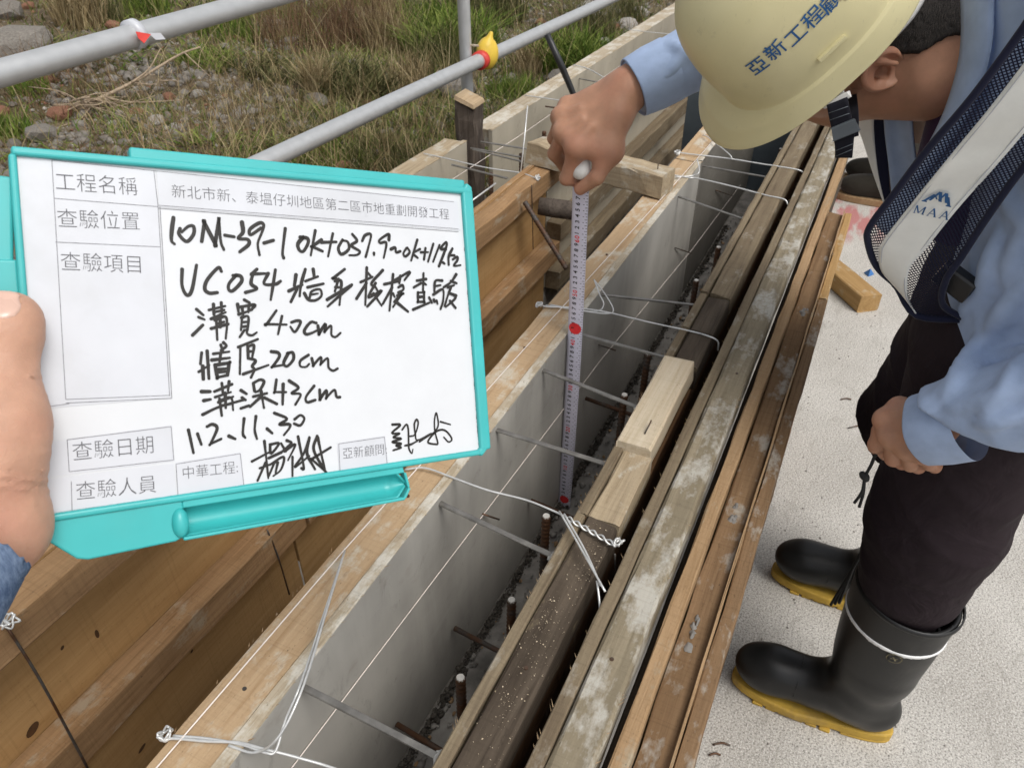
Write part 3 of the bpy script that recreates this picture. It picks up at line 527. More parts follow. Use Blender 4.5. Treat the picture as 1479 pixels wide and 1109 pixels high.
# outer form of the right wall, built up of short lengths
random.seed(20)
t = thing('outer_form', 'outer form of the right wall, weathered ply edge backed by dark timbers', 'formwork', (0, .2, .3))
V, F = box_geo((1.3, .2275, .51), (4.4, .012, .40)); link('plywood', mesh('plywood', V, F), W_BROWN, t)
segs = [(-.9, .688, W_DARK, W_GREYB, 0.0), (.691, .842, W_PALE, W_GREYB, -.002), (1.083, 1.195, W_DARK, W_GREYB, .002), (1.2, 1.338, W_DARK, W_GREYB, .0), (1.342, 3.5, W_GREYB, W_GREYB, .003)]
for a, b, m, me_, dz in segs:
    slab_box('ply_edge', a, b, .2205, .2345, ZT-.03, ZT+.003+dz, me_, t, jit=.0004, step=.05)
    slab_box('timber', a+.002, b-.002, .176, .2185, ZT-.045, ZT+dz, m, t, ch=.003)
slab_box('ply_edge', .842, 1.083, .2205, .2345, ZT-.03, ZT-.012, W_GREYB, t)
slab_box('lower_timber', -.9, 3.5, .1795, .2185, .30, ZT-.047, W_BROWN, t)
o = lumber('offcut', (.838, .206, ZT-.007), (1.078, .204, ZT-.003), .052, .040, W_LIGHT, None, ch=.003); tag(o, 'pale new timber offcut with a bent nail filling the gap in the outer form', 'timber')
# second row: cement splashed board
t = thing('splashed_board', 'long cement splashed board beside the dark gap, grey and beige', 'board', (0, .12, .3))
slab_box('edge_strip', -.9, 3.6, .1385, .154, ZT-.06, ZT+.001, W_GREYB, t, jit=.0004)
slab_box('board', -.9, 3.6, .094, .1365, ZT-.045, ZT, W_STAIN, t, ch=.004)
slab_box('backing', -.9, 3.6, .1385, .152, .31, ZT-.062, W_BROWN, t)
# cement lumps stuck on the board
def lump(name, c, rx, ry, h, mat, parent, seed):
    r = np.random.default_rng(seed); V = [(c[0], c[1], c[2]+h)]; F = []; n = 12
    for k, (s, zz) in enumerate(((.55, .75), (1.0, 0.0))):
        for i in range(n):
            a = 2*math.pi*i/n; q = s*(1+r.normal(0, .16)); V.append((c[0]+rx*q*math.cos(a), c[1]+ry*q*math.sin(a), c[2]+h*zz*(1+r.normal(0, .2))-.0005))
    for i in range(n): F.append((0, 1+i, 1+(i+1) % n)); F.append((1+i, 1+n+i, 1+n+(i+1) % n, 1+(i+1) % n))
    return link(name, mesh(name, V, F, True), mat, parent)
MUD = plain('grey_mud', (.20, .19, .175), .9, .25, 80, .2, bump=.6)
CEM = plain('dried_cement', (.36, .35, .325), .9, .15, 60, .2, bump=.5)
slab_box('dark_filler', -.9, 3.2, .0838, .0938, .30, .660, W_DARK, t, jit=.0002)  # dark strip added in the gap for the board's dark side; hides bright slab
# third row: stacked strips by the walking side
t = thing('waler_stack', 'rust brown waler with tan strips along the right edge of the formwork', 'timber', (0, .04, .3))
slab_box('tan_strip', -.9, 2.5, .066, .0835, .63, .694, W_TAN, t, ch=.0015)
slab_box('rust_plank', -.9, 1.97, .030, .0640, .60, .668, W_RUST, t)
slab_box('ridge_strip', -.9, 1.965, .0265, .0295, .62, .680, W_TAN, t, ch=.0006, jit=.0004)
slab_box('outer_strip', -.9, 1.50, .0075, .0260, .60, .672, W_RUST, t)
slab_box('outer_strip', 1.506, 1.975, .0100, .0262, .60, .671, W_YEL, t)
slab_box('foot_plank', -.9, 1.95, .012, .060, .02, .09, W_BROWN, t)
for xx in (-.3, .55, 1.4, 1.9):
    lumber('upright', (xx, .05, .0), (xx, .05, .60), .05, .05, W_BROWN, t, upv=(1, 0, 0))
for i, (px, py, rx, ry) in enumerate([(1060, 742, .022, .007), (1000, 915, .030, .006), (1160, 450, .02, .006)]):
    p = at(px, py, Z=.67)
    for j in range(7): lump('mud_lump', (p[0]+random.gauss(0, rx*.6), min(max(p[1]+random.gauss(0, ry*.6), .036), .058), .6682), random.uniform(.003, .008), random.uniform(.002, .005), random.uniform(.002, .004), MUD, t, 60+i*9+j)
# far end: steel plate closing the channel
t = thing('steel_stop_end', 'blue grey steel plate closing the channel beyond the helmet', 'plate', (3.0, .5, .3))
V, F = box_geo((3.0, .45, .47), (.012, .48, .34)); bevel(link('plate', mesh('plate', V, F), STEELBLUE, t), .002)
for yy in (.22, .45, .68):
    V, F = box_geo((3.022, yy, .44), (.03, .012, .27)); link('stiffener', mesh('stiffener', V, F), STEELBLUE, t)

# cross timber lying over the channel
o = lumber('cross_timber', (1.855, .818, .7505), (1.785, .432, .7445), .074, .058, W_PALE, None, ch=.004, jit=.0016, step=.03); tag(o, 'short weathered timber laid across the channel under the outstretched hand', 'timber')
lumber('nail', tuple(at(950, 244, Z=.776)), tuple(at(950, 244, Z=.776)+np.array([0, 0, .012])), .002, .002, NAILM, o, upv=(1, 0, 0), ch=.0003, step=.01, jit=0)
o = tube('round_timber', [(1.70, .735, .665), (1.71, .70, .662), (1.72, .655, .66), (1.725, .63, .658)], [.022, .024, .024, .021], W_STAKE, None, 12); tag(o, 'dark round log end under the cross timber', 'log')
# old stake
o = lumber('old_stake', (1.985, 1.082, .05), (1.985, 1.082, .805), .062, .062, W_STAKE, None, upv=(1, 0, 0), ch=.006, jit=.0028, step=.04, endj=.012); tag(o, 'old dark wooden stake beside the scaffold post', 'stake')
V = [(1.95, 1.05, .800), (2.02, 1.05, .803), (2.02, 1.114, .824), (1.95, 1.114, .820), (1.953, 1.053, .811), (2.017, 1.053, .814), (2.017, 1.111, .834), (1.953, 1.111, .831)]
link('sawn_top', mesh('sawn_top', V, [(3, 2, 1, 0), (4, 5, 6, 7), (0, 1, 5, 4), (1, 2, 6, 5), (2, 3, 7, 6), (3, 0, 4, 7)]), W_CUT, o)

# ================================================================== FORM TIES, WIRES, REBAR
ORD2 = ['first', 'second', 'third', 'fourth', 'fifth', 'sixth', 'seventh']
ORD = ['lowest', 'second', 'third', 'fourth', 'fifth', 'sixth', 'seventh', 'eighth']
TIES = [((435, 990), (632, 1092)), ((635, 710), (797, 802)), ((718, 612), (875, 670)), ((785, 530), (920, 588)), ((828, 468), (968, 518)), ((870, 416), (1008, 441)), ((980, 284), (1075, 317)), ((1016, 240), (1118, 258))]
for i, (a, b) in enumerate(TIES):
    A = at(*a, Y=.411); B = at(*b, Z=.702); A[2] = min(A[2], .704); B = B+(B-A)*.06; A = A+(A-B)*.03
    o = lumber('form_tie', A, B, .0062 if i > 3 else .0075, .0035, FLAT, None, ch=.0008, jit=.0002)
    nm = ['flat steel tie crossing the wall gap, lowest in the picture', 'flat steel tie just below the teal pen tray, across the wall gap', 'third flat steel tie from the bottom, crossing behind the tape', 'fourth flat steel tie from the bottom, reaching the pale offcut', 'flat steel tie beginning beside the red dot on the tape', 'sixth flat steel tie from the bottom, just above the looped wire', 'thin steel tie below the two taut wires near the cross timber', 'farthest steel tie, between the two taut wires by the helmet'][i]
    tag(o, nm, 'form tie', 'steel ties across the right wall gap')
    lump('cement_smear', (B[0], B[1]+.01, B[2]+.0012), .008, .004, .0015, CEM, o, 90+i)
for i, (a, b, lab) in enumerate([((770, 217), (695, 205), 'upper thin tie across the left wall gap beside the stake'), ((752, 227), (680, 214), 'middle thin tie across the left wall gap beside the stake'), ((752, 233), (683, 216), 'doubled thin tie across the left wall gap beside the stake'), ((733, 258), (652, 238), 'lower pale tie across the left wall gap beside the board corner'), ((878, 122), (828, 112), 'thin tie ending behind the reaching wrist'), ((830, 160), (788, 154), 'short dark tie stub left of the reaching hand')]):
    A = at(*a, Z=.70); B = at(*b, Z=.70)
    tag(lumber('form_tie', B, A, .007, .003, FLAT if i != 5 else NAILM, None, ch=.0006, jit=.0002), lab, 'form tie', 'thin ties of the left wall gap')
def wire(name, pts, lab, r=.0015, mat=None, n=6, grp=None):
    o = tube(name, smooth_path(pts, n), r, mat or WIRE, None, 7); return tag(o, lab, 'wire', grp)
def twist(a, b, turns, rad, n=40, ph=0.0):
    x, y, z, L = frame(a, b); a = np.array(a); return [a+x*L*t+rad*(math.cos(2*math.pi*turns*t+ph)*y+math.sin(2*math.pi*turns*t+ph)*z) for t in np.linspace(0, 1, n)]
def knot(c, r, parent, mat=None, seed=0):
    q = np.random.default_rng(seed); pts = [np.array(c)+r*np.array([math.cos(t*1.0), math.sin(t*1.0)*.8, math.sin(t*2.3+seed)*.5])*(1+.25*q.normal()) for t in np.linspace(0, 14, 26)]
    return tube('knot', smooth_path(pts, 3), .0013, mat or WIRE, parent, 6)
ZW = ZT+.0045
# lowest wire with hairpin loop
p = lambda x, y, z=ZW: at(x, y, Z=z)
o = wire('tie_wire', [p(232, 1056), p(236, 1068), p(252, 1066), p(300, 1070), p(345, 1072), p(385, 1082), p(432, 1094, ZT-.002), p(500, 1116, ZT-.01), p(640, 1180, ZT)], 'white galvanised wire tied round the middle form at the bottom edge')
tube('strand', smooth_path([p(250, 1062), p(300, 1066), p(350, 1075), p(382, 1086), p(398, 1084), p(412, 1040, ZT+.02), p(435, 985, ZT+.04), p(470, 880, ZT+.03), p(498, 795, ZT+.012)], 6), .0014, WIRE, o, 7)
tube('strand', smooth_path([p(498, 795, ZT+.012), p(472, 880, ZT+.032), p(440, 985, ZT+.05), p(405, 1060, ZT+.03), p(370, 1086), p(330, 1076)], 6), .0014, WIRE, o, 7)
knot(p(238, 1060, ZW+.002), .006, o, seed=1)
# wire from the pen tray to the twisted knot
a, b = p(820, 748, ZT+.006), p(890, 788, ZT+.008)
o = wire('tie_wire', [p(585, 678, ZT+.003), p(615, 676, ZT+.006), p(660, 692, ZT+.004), p(705, 708, ZT+.001), p(760, 722, ZT-.002), p(800, 738, ZT), a], 'white wire from the pen tray to the twisted knot on the dark timber')
tube('strand', twist(a, b, 3, .0025), .0014, WIRE, o, 7); tube('strand', twist(a, b, 3, .0025, ph=math.pi), .0014, WIRE, o, 7)
knot(b+np.array([.004, 0, .002]), .0055, o, seed=3)
tube('strand', smooth_path([p(808, 738, ZT+.008), p(838, 790, ZT+.02), p(874, 854, ZT+.022)], 6), .0014, WIRE, o, 7)
tube('strand', smooth_path([p(815, 742, ZT+.012), p(845, 795, ZT+.016), p(868, 846, ZT+.012)], 6), .0014, WIRE, o, 7)
tube('strand', smooth_path([p(862, 838, ZT+.01), p(866, 872, ZT-.005), p(866, 906, ZT-.03)], 6), .0014, WIRE, o, 7)
o = tube('hanging_wire', [p(888, 800, ZT-.01), p(890, 850, ZT-.12), p(889, 880, ZT-.18)], .0014, WIRE_D); tag(o, 'dark wire hanging from the twisted knot into the gap', 'wire')
# looped wire left of the tape
o = wire('tie_wire', [p(776, 438), p(790, 443), p(825, 444), p(860, 448, ZW+.002), p(890, 454, ZW), p(940, 466, ZW), p(1000, 479, ZW), p(1027, 487, ZW), p(1037, 494, ZT-.004), p(1037, 506, ZT-.02)], 'white wire with two upright loops passing behind the tape')
tube('strand', smooth_path([p(788, 441), p(830, 447), p(862, 450), p(872, 440, ZT+.012), p(866, 425, ZT+.025), p(858, 404, ZT+.03)], 6), .0013, WIRE, o, 7)
tube('strand', smooth_path([p(795, 440), p(840, 449), p(876, 453), p(886, 448, ZT+.01), p(876, 428, ZT+.022), p(858, 404, ZT+.03)], 6), .0013, WIRE, o, 7)
knot(p(779, 440, ZW+.002), .006, o, seed=5)
# two taut wires by the helmet
o = wire('tie_wire', [p(976, 219), p(990, 222), p(1050, 229), p(1100, 237), p(1150, 245), p(1160, 250, ZT-.004)], 'upper taut white wire under the helmet brim', .0019); knot(p(978, 221, ZW+.002), .009, o, seed=7)
tube('strand', smooth_path([p(1058, 231), p(1052, 222, ZW+.01), p(1022, 198, ZW+.006), p(1015, 196)], 6), .0016, WIRE, o, 7)
o = wire('tie_wire', [p(972, 253), p(995, 257), p(1008, 258), p(1060, 270), p(1105, 282), p(1132, 288), p(1138, 296, ZT-.006)], 'lower taut white wire beside the cross timber end', .0019)
tube('strand', smooth_path([p(975, 256), p(1000, 254), p(1010, 248, ZW+.01), p(1007, 230, ZW+.02)], 6), .0016, WIRE, o, 7)
# left wall wires
o = wire('tie_wire', [p(612, 222), p(640, 228), p(700, 242), p(752, 250), p(775, 258)], 'pale wire across the left wall gap ending in a knot on the orange batten', .0017); knot(p(777, 257, ZW+.004), .007, o, seed=9)
o = tube('upright_wire', [p(752, 250, ZT+.004), at(757, 205, X=1.80), at(762, 153, X=1.84)], .0018, WIRE); tag(o, 'straight white wire standing up beside the cross timber', 'wire')
o = wire('tie_wire', [p(758, 138), p(800, 144), p(838, 149), p(870, 152)], 'pale wire over the far left wall, passing behind the black rod', .0018)
o = wire('tie_wire', [p(828, 94), p(850, 100), p(880, 116), p(905, 122)], 'pale bent wire on the far left wall above the wrist', .002)
o = wire('tie_wire', [p(908, 43), p(940, 47), p(970, 50)], 'thin wire across the far left wall near the sleeve', .0016)
o = tube('dark_wire', smooth_path([at(10, 905, Y=.752), at(60, 985, Y=.74), at(130, 1115, Y=.73)], 6), .0017, WIRE_D); tag(o, 'dark wire hanging down the orange form at the lower left', 'wire'); knot(p(12, 898, .73), .008, o, WIRE, 11)
o = tube('dark_wire', smooth_path([at(386, 765, Y=.76), at(402, 805, Y=.75), at(418, 858, Y=.745)], 6), .0015, WIRE_D); tag(o, 'dark wire on the golden form just below the pen tray', 'wire')
o = tube('dark_wire', smooth_path([at(768, 268, Y=.752), at(769, 310, Y=.75), at(770, 360, Y=.75)], 4), .0012, WIRE_D); tag(o, 'thin dark wire hanging from the knot down the golden form', 'wire')
o = wire('wire_stub', [p(0, 893, .735), p(8, 897, .735), p(14, 902, .735)], 'short bright wire stub on the orange batten below the sleeve', .0018)
# bright ends beside the board corner
o = tube('wire_end', [at(668, 300, Y=.86), at(716, 265, Y=.83)], .0022, WIRE); tag(o, 'straight pale rod sticking out beside the board corner', 'wire')
# strings
o = tube('setting_string', [(-.3, .472, ZT+.006), (.5, .470, ZT+.005), (1.0, .458, ZT+.005), (1.83, .432, ZT+.005), (2.3, .42, ZT+.006)], .0008, STRING); tag(o, 'white string stretched along the top of the middle form', 'string')
o = tube('setting_string', [(.0, .4095, .625), (.6, .4095, .585), (1.3, .4095, .535), (2.1, .4095, .440), (2.8, .4095, .385)], .0007, STRING); tag(o, 'white string stretched along the grey face of the middle form', 'string')
o = tube('setting_string', [at(640, 268, Y=1.0), at(760, 190, Y=1.02), at(900, 92, Y=1.03)], .0009, STRING); tag(o, 'white string along the pale outer form of the left wall', 'string')
# nails and drill holes on the grey face
for i, (px, py, L_) in enumerate([(865, 498, .022), (975, 358, .02), (697, 742, .022), (1034, 275, .03)]):
    A = at(px, py, Y=.4105); B = at(px+24, py+8, Y=.392); tag(tube('nail', [A, B], .0015, NAILM), 'dark nail in the grey form face, %s' % ['just right of the tape below the red dot', 'below the cross timber', 'under the pen tray', 'near the helmet brim'][i], 'nail', 'nails in the grey form face')
r_ = np.random.default_rng(5)
# rebar
def rebar_geo(a, b, r=.0062, pitch=.0085):
    x, y, z, L = frame(a, b); n = int(L/pitch)*4; pts = []; rad = []
    for i in range(n+1):
        pts.append(np.array(a)+x*L*i/n); rad.append(r*(1.13 if i % 4 in (1, 2) else .96))
    return tube_geo(pts, rad, 8)
tops = [((665, 978), .30), ((739, 866), .30), ((789, 745), .30), ((902, 570), .29), ((936, 510), .285), ((1006, 405), .28), ((1038, 357), .28), ((1073, 315), .28), ((1128, 215), .28)]
wh = ['beside the lowest tie', 'below the pen tray wire, with white cut top', 'standing beside the foot of the tape', 'beside the pale offcut', 'just above the pale offcut', 'by the broken dark timber', 'below the thin tie', 'by the far taut wires', 'near the helmet brim']
for i, (q, yy) in enumerate(tops):
    A = at(*q, Y=yy); z = A[2]
    t = thing('rebar', 'upright ribbed rebar in the wall gap, '+wh[i], 'rebar', (A[0], yy, .3), 'upright rebars of the right wall')
    V, F = rebar_geo((A[0]-.004, yy+.003, .285), (A[0], yy, z)); link('bar', mesh('bar', V, F, True), REBAR, t)
    V, F = tube_geo([(A[0], yy, z-.001), (A[0], yy, z+.0012)], [.0060, .0050], 9); link('cut_end', mesh('cut_end', V, F), CUTEND, t)
for i, (xx, yy, z) in enumerate([(.52, .262, .50), (.86, .262, .54), (1.02, .262, .55), (1.42, .262, .56), (1.75, .262, .56), (2.05, .262, .55), (2.5, .262, .55)]):
    V, F = rebar_geo((xx, yy, .285), (xx, yy, z)); tag(link('rebar', mesh('rebar', V, F, True), REBAR), 'upright dark rebar close against the outer form, %s counted from the bottom of the picture' % ORD2[i], 'rebar', 'rebars against the outer form')
for yy, z, lab in ((.268, .345, 'long dark rebar lying low along the outer form'), (.285, .44, 'long rebar tied across the upright bars at mid height')):
    V, F = rebar_geo((-.6, yy, z), (3.0, yy, z), .0055, .012); tag(link('long_rebar', mesh('long_rebar', V, F, True), REBAR), lab, 'rebar')
for i, (xx, z, lab) in enumerate(((.47, .42, 'small dark spacer bar beside the lowest upright rebar'), (.64, .43, 'small dark spacer bar below the pen tray wire'), (.93, .45, 'small dark spacer bar behind the foot of the tape'), (1.2, .5, 'small dark spacer bar beside the pale offcut'))):
    tag(tube('spacer', [(xx, .405, z), (xx-.012, .24, z-.005)], .0042, REBAR), lab, 'spacer', 'spacers in the wall gap')
V, F = rebar_geo(at(758, 292, Y=.745), at(818, 388, Y=.60)); tag(link('leaning_rebar', mesh('leaning_rebar', V, F, True), REBAR), 'dark rebar leaning across the channel in front of the golden form', 'rebar')
V, F = tube_geo([at(790, 50, X=2.28), at(812, 98, X=2.30), at(834, 150, X=2.32), at(838, 160, X=2.32)], [.0095, .0105, .0085, .008], 8); o = link('black_rod', mesh('black_rod', V, F, True), BLACKP); tag(o, 'black bar standing up behind the reaching hand', 'bar')
for i, (px, py, pz) in enumerate([(709, 250, .69), (786, 190, .69), (753, 222, .70), (866, 130, .7), (905, 105, .7)]):
    A = at(px, py, Y=.92); V, F = rebar_geo((A[0], .92, .29), (A[0], .92, A[2])); tag(link('rebar', mesh('rebar', V, F, True), REBAR), 'upright dark rebar in the left wall gap, %s' % ['beside the board corner', 'left of the reaching hand', 'beside the cross timber end', 'behind the reaching wrist', 'just below the blue cuff'][i], 'rebar', 'rebars of the left wall')
# sawdust and chips on the dark timber
parts = []
for i in range(420):
    cl = ((.40, .197, .035, .009), (.52, .205, .03, .007), (.62, .19, .02, .008), (.46, .19, .12, .012))[min(3, int(r_.random()*4.6))]; x = min(.68, max(.2, cl[0]+r_.normal(0, cl[2]))); y = min(.2165, max(.178, cl[1]+r_.normal(0, cl[3]))); s = .0003+.0011*r_.random()**3; a = r_.uniform(0, 6.28)
    parts.append(([(x+s*math.cos(a), y+s*math.sin(a), ZT+.0006), (x-s*math.sin(a)*.6, y+s*math.cos(a)*.6, ZT+.0008), (x-s*math.cos(a), y-s*math.sin(a), ZT+.0006), (x+s*math.sin(a)*.6, y-s*math.cos(a)*.6, ZT+.0016)], [(0, 1, 3), (1, 2, 3), (0, 2, 1)]))
V, F = merge(parts); tag(link('sawdust', mesh('sawdust', V, F), W_LIGHT), 'pale sawdust sprinkled on the dark timber', 'sawdust', kind='stuff')
# crumbs of mortar and dirt at the foot of the forms, scraps lying in the wall gap
def crumbs(name, n, fn, s0, s1, m, lab):
    bm_ = bmesh.new(); bmesh.ops.create_icosphere(bm_, subdivisions=1, radius=1.0); cv = np.array([v.co for v in bm_.verts]); cf = np.array([[v.index for v in q.verts] for q in bm_.faces]); bm_.free()
    P = np.array([fn() for _ in range(n)]); sz = s0+(s1-s0)*r_.random(n)**2.5
    V = cv[None]*(1+r_.normal(0, .2, (n, len(cv), 1)))*(sz[:, None]*np.stack([np.ones(n), r_.uniform(.5, 1, n), r_.uniform(.4, .9, n)], 1))[:, None]+P[:, None]
    F = (cf[None]+(np.arange(n)*len(cv))[:, None, None]).reshape(-1, 3); tag(link(name, mesh_np(name, V.reshape(-1, 3), F), m), lab, 'debris', kind='stuff')
DIRT = plain('dark_damp_dirt', (.085, .076, .064), .95, .4, 60, .15, bump=.8)
crumbs('dirt_crumbs', 5200, lambda: (r_.uniform(-.1, 2.6), .409-abs(r_.normal(0, .006)), .300+abs(r_.normal(0, .006))), .0012, .0058, DIRT, 'line of dark crumbly dirt at the foot of the grey form')
crumbs('mortar_crumbs', 1500, lambda: (r_.uniform(-.1, 2.8), r_.uniform(.24, .405), .302), .0015, .008, CONC_D, 'grey mortar crumbs on the floor of the wall gap')
crumbs('wood_chips', 260, lambda: (r_.uniform(-.1, 2.6), r_.uniform(.24, .40), .304), .002, .007, W_TAN, 'small wood chips on the floor of the wall gap')
crumbs('slab_grit', 700, lambda: (r_.uniform(.2, 3.5), -abs(r_.normal(0, .35))-.005, .001), .0008, .0035, CONC_D, 'fine grit scattered over the concrete slab')
# splinters along the worn edges, nail heads on the battens
def splinters(name, spots, m, lab):
    parts = []
    for x, y, z, dy in spots:
        a = r_.uniform(-.5, .5); L_ = r_.uniform(.003, .012); w_ = r_.uniform(.0003, .0008); d = np.array([math.cos(a)*L_*.8, dy*L_*.5, r_.uniform(-.25, .12)*L_]); p0 = np.array([x, y, z]); n_ = np.array([0, 0, w_])
        parts.append(([p0-n_, p0+n_, p0+np.array([w_*2, 0, 0]), p0+d], [(0, 1, 3), (1, 2, 3), (2, 0, 3), (0, 2, 1)]))
    V, F = merge(parts); tag(link(name, mesh(name, V, F), m), lab, 'splinters', kind='stuff')
sp = [(r_.uniform(.1, 2.9), .4868, ZT-.002, 1) for _ in range(90)]+[(r_.uniform(.1, 2.9), .2345, ZT+.001, 1) for _ in range(110)]+[(r_.uniform(.1, 2.9), .154, ZT-.001, 1) for _ in range(90)]+[(r_.uniform(.1, 2.6), .412, ZT+.002, -1) for _ in range(90)]+[(r_.uniform(.1, 2.6), .0940, ZT-.003, -1) for _ in range(60)]
splinters('edge_splinters', sp, W_BEIGE, 'fine wood splinters along the worn timber edges')
for i, (x, y, z, nm) in enumerate([(.30, .455, ZT, 'beside the lowest wire'), (.62, .452, ZT, 'near the pen tray'), (1.02, .462, ZT, 'left of the tape'), (1.42, .455, ZT, 'beyond the tape'), (.50, .118, ZT, 'on the splashed board near the twisted knot'), (1.1, .112, ZT, 'on the splashed board beside the offcut'), (1.65, .118, ZT, 'on the far splashed board'), (.45, .198, ZT, 'on the dark timber')]):
    V, F = tube_geo([(x, y, z-.001), (x, y, z+.0006)], [.0026, .0024], 9); tag(link('nail', mesh('nail', V, F), NAILM), 'dark nail head in the timber top, '+nm, 'nail', 'nail heads in the timber tops')
# nail on offcut, staples
A = at(935, 618, Z=ZT+.017); o = tube('nail', [A+np.array([-.012, 0, -.002]), A+np.array([.006, -.002, .006]), A+np.array([.010, -.002, .008])], .0011, NAILM); tag(o, 'bent nail standing on the pale offcut', 'nail')
# pieces on the slab
o = lumber('timber_block', tuple(at(1195, 392, Z=.035)+np.array([.26, .18, 0])), tuple(at(1256, 438, Z=.035)), .085, .066, W_YEL, None, ch=.004); tag(o, 'yellowish timber block lying on the concrete slab', 'timber')
A = at(1254, 400, Z=0); V = [A+np.array(q) for q in ((0, 0, .001), (.03, -.02, .001), (.028, .02, .001), (.018, 0, .028))]; tag(link('plastic_scrap', mesh('plastic_scrap', V, [(0, 1, 3), (1, 2, 3), (2, 0, 3), (0, 2, 1)]), BLUEP), 'small blue plastic scrap on the slab behind the timber block', 'scrap')
for i, (px, py, ln) in enumerate([(1214, 577, .03), (1225, 618, .07), (1259, 622, .012), (1030, 1075, .03), (1024, 1090, .02)]):
    A = at(px, py, Z=.003); a = r_.uniform(-.6, .6); tag(tube('twig', smooth_path([A, A+np.array([ln*.4*math.cos(a), -ln*.5, .002]), A+np.array([ln*.5*math.cos(a), -ln, 0])], 4), .0022, WIRE_D), 'tiny dark scrap of twig on the slab, %s' % ['beside the trousers, farther one', 'left of the lowered fist', 'close to the trousers', 'by the formwork foot, upper one', 'by the formwork foot, lower one'][i], 'twig', 'scraps on the slab')

# ================================================================== SCAFFOLD RAIL
o = tube('guard_rail', [(-2.5, 1.27, 1.10), (.8, 1.27, 1.134), (4.5, 1.27, 1.20)], .0205, GALV, None, 20); tag(o, 'thick galvanised upper guard rail crossing the upper left corner', 'rail')
o = tube('guard_rail', [(-2.5, 1.27, .83), (1.34, 1.27, .818), (3.7, 1.27, .802), (6.5, 1.27, .79)], .0225, GALV, None, 20); tag(o, 'lower galvanised guard rail passing through the yellow cap', 'rail')
o = tube('scaffold_post', [(2.42, 1.316, .1), (2.40, 1.316, .8), (2.385, 1.316, 1.5), (2.38, 1.316, 2.1)], .0205, GALV, None, 18); tag(o, 'vertical grey scaffold post behind the lower rail', 'post')
t = thing('post_cap', 'yellow rubber cap with red tape on the lower rail', 'cap', (2.47, 1.27, .80))
f = Field((2.38, 1.19, .73), (2.56, 1.35, .91), .004); f.add(f.ell((2.468, 1.27, .822), (.045, .036, .052))); f.add(f.cone((2.455, 1.262, .85), (2.468, 1.255, .886), .013, .008), .015)
f.obj('cap', YELLOW, t, 1)
tube('red_tape', [(2.405, 1.27, .81), (2.43, 1.27, .811)], .030, REDT, t, 20)
lumber('wing', (2.42, 1.28, .855), (2.39, 1.31, .86), .012, .004, W_PALE, t, ch=.001)
t = thing('marker_tape', 'scrap of red and white tape tied round the upper rail', 'tape', tuple(at(195, 50, Y=1.25)))
A = at(193, 47, Y=1.27); ring = [(A[0]+.004*math.sin(3*a), 1.27+.0265*math.cos(a), A[2]-.006+.0265*math.sin(a)) for a in np.linspace(0, 2*math.pi, 20)]
tube('band', [(A[0]-.008, 1.27, A[2]-.004), (A[0]+.008, 1.27, A[2]-.003)], .0255, PAPER, t, 20)
def flag(name, pts, m, parent, th=.0006):
    P = [np.array(q) for q in pts]; nrm = np.cross(P[1]-P[0], P[2]-P[0]); nrm /= np.linalg.norm(nrm); n = len(P)
    V = [q+nrm*th for q in P]+[q-nrm*th for q in P]; F = [tuple(range(n)), tuple(range(2*n-1, n-1, -1))]+[(i, n+i, n+(i+1) % n, (i+1) % n) for i in range(n)]
    return link(name, mesh(name, V, F), m, parent)
flag('tail', [at(196, 46, Y=1.243), at(218, 50, Y=1.238), at(208, 63, Y=1.236), at(200, 56, Y=1.24)], REDT, t)
flag('tail', [at(214, 48, Y=1.242), at(232, 48, Y=1.232), at(239, 57, Y=1.228), at(225, 58, Y=1.236)], PAPER, t)

# ================================================================== ROUGH GROUND: STONES, WEEDS
def blades(P, hgt, lean, width, r, curl=.5, up=(0, 0, 1)):
    """P (n,3) roots -> tapered bent blades, 3 segments, triangles/quads as quads"""
    n = len(P); a = r.uniform(0, 2*math.pi, n); d = np.stack([np.cos(a), np.sin(a), np.zeros(n)], 1); s = np.stack([-np.sin(a), np.cos(a), np.zeros(n)], 1)
    ph = r.uniform(0, 2*math.pi, n); s = s*np.cos(ph)[:, None]+d*np.sin(ph)[:, None]
    V = []
    for k, t in enumerate((0, .4, .75, 1.0)):
        c = P+np.array([0, 0, 1.])*(hgt*t*(1-curl*.35*t*lean))[:, None]+d*(hgt*lean*t**1.7)[:, None]
        wv = (width*(1-t)**.8+.0002)[:, None]; V += [c-s*wv, c+s*wv]
    V = np.stack(V, 1); b = np.arange(n)[:, None]*8
    F = np.concatenate([b+np.array([[2*k, 2*k+1, 2*k+3, 2*k+2]]) for k in range(3)], 0)
    return V.reshape(-1, 3), F
r3 = np.random.default_rng(21)
def on_ground(x, y): return np.stack([x, y, terrain_z(x, y)], 1)
def scatter(n, fn):
    """density falls off with distance as the eye sees it, so near and far ground look equally covered"""
    ox = []; oy = []; k = 0
    while k < n:
        m = 20000; px = r3.uniform(-420, 1120, m); py = r3.uniform(-60, 430, m); zz = np.full(m, .45)
        r = RT[None]*((px-739.5)/1111.0)[:, None]+DN[None]*((py-554.5)/1111.0)[:, None]+FW[None]
        for _ in range(4):
            t_ = (zz-CAM[2])/r[:, 2]; x, y = CAM[0]+r[:, 0]*t_, CAM[1]+r[:, 1]*t_; zz = terrain_z(x, y)
        ok = (y > 1.33) & (t_ > 0) & (t_ < 30) & (r3.random(m) < fn(x, y)); ox.append(x[ok]); oy.append(y[ok]); k += ok.sum()
    return np.concatenate(ox)[:n], np.concatenate(oy)[:n]
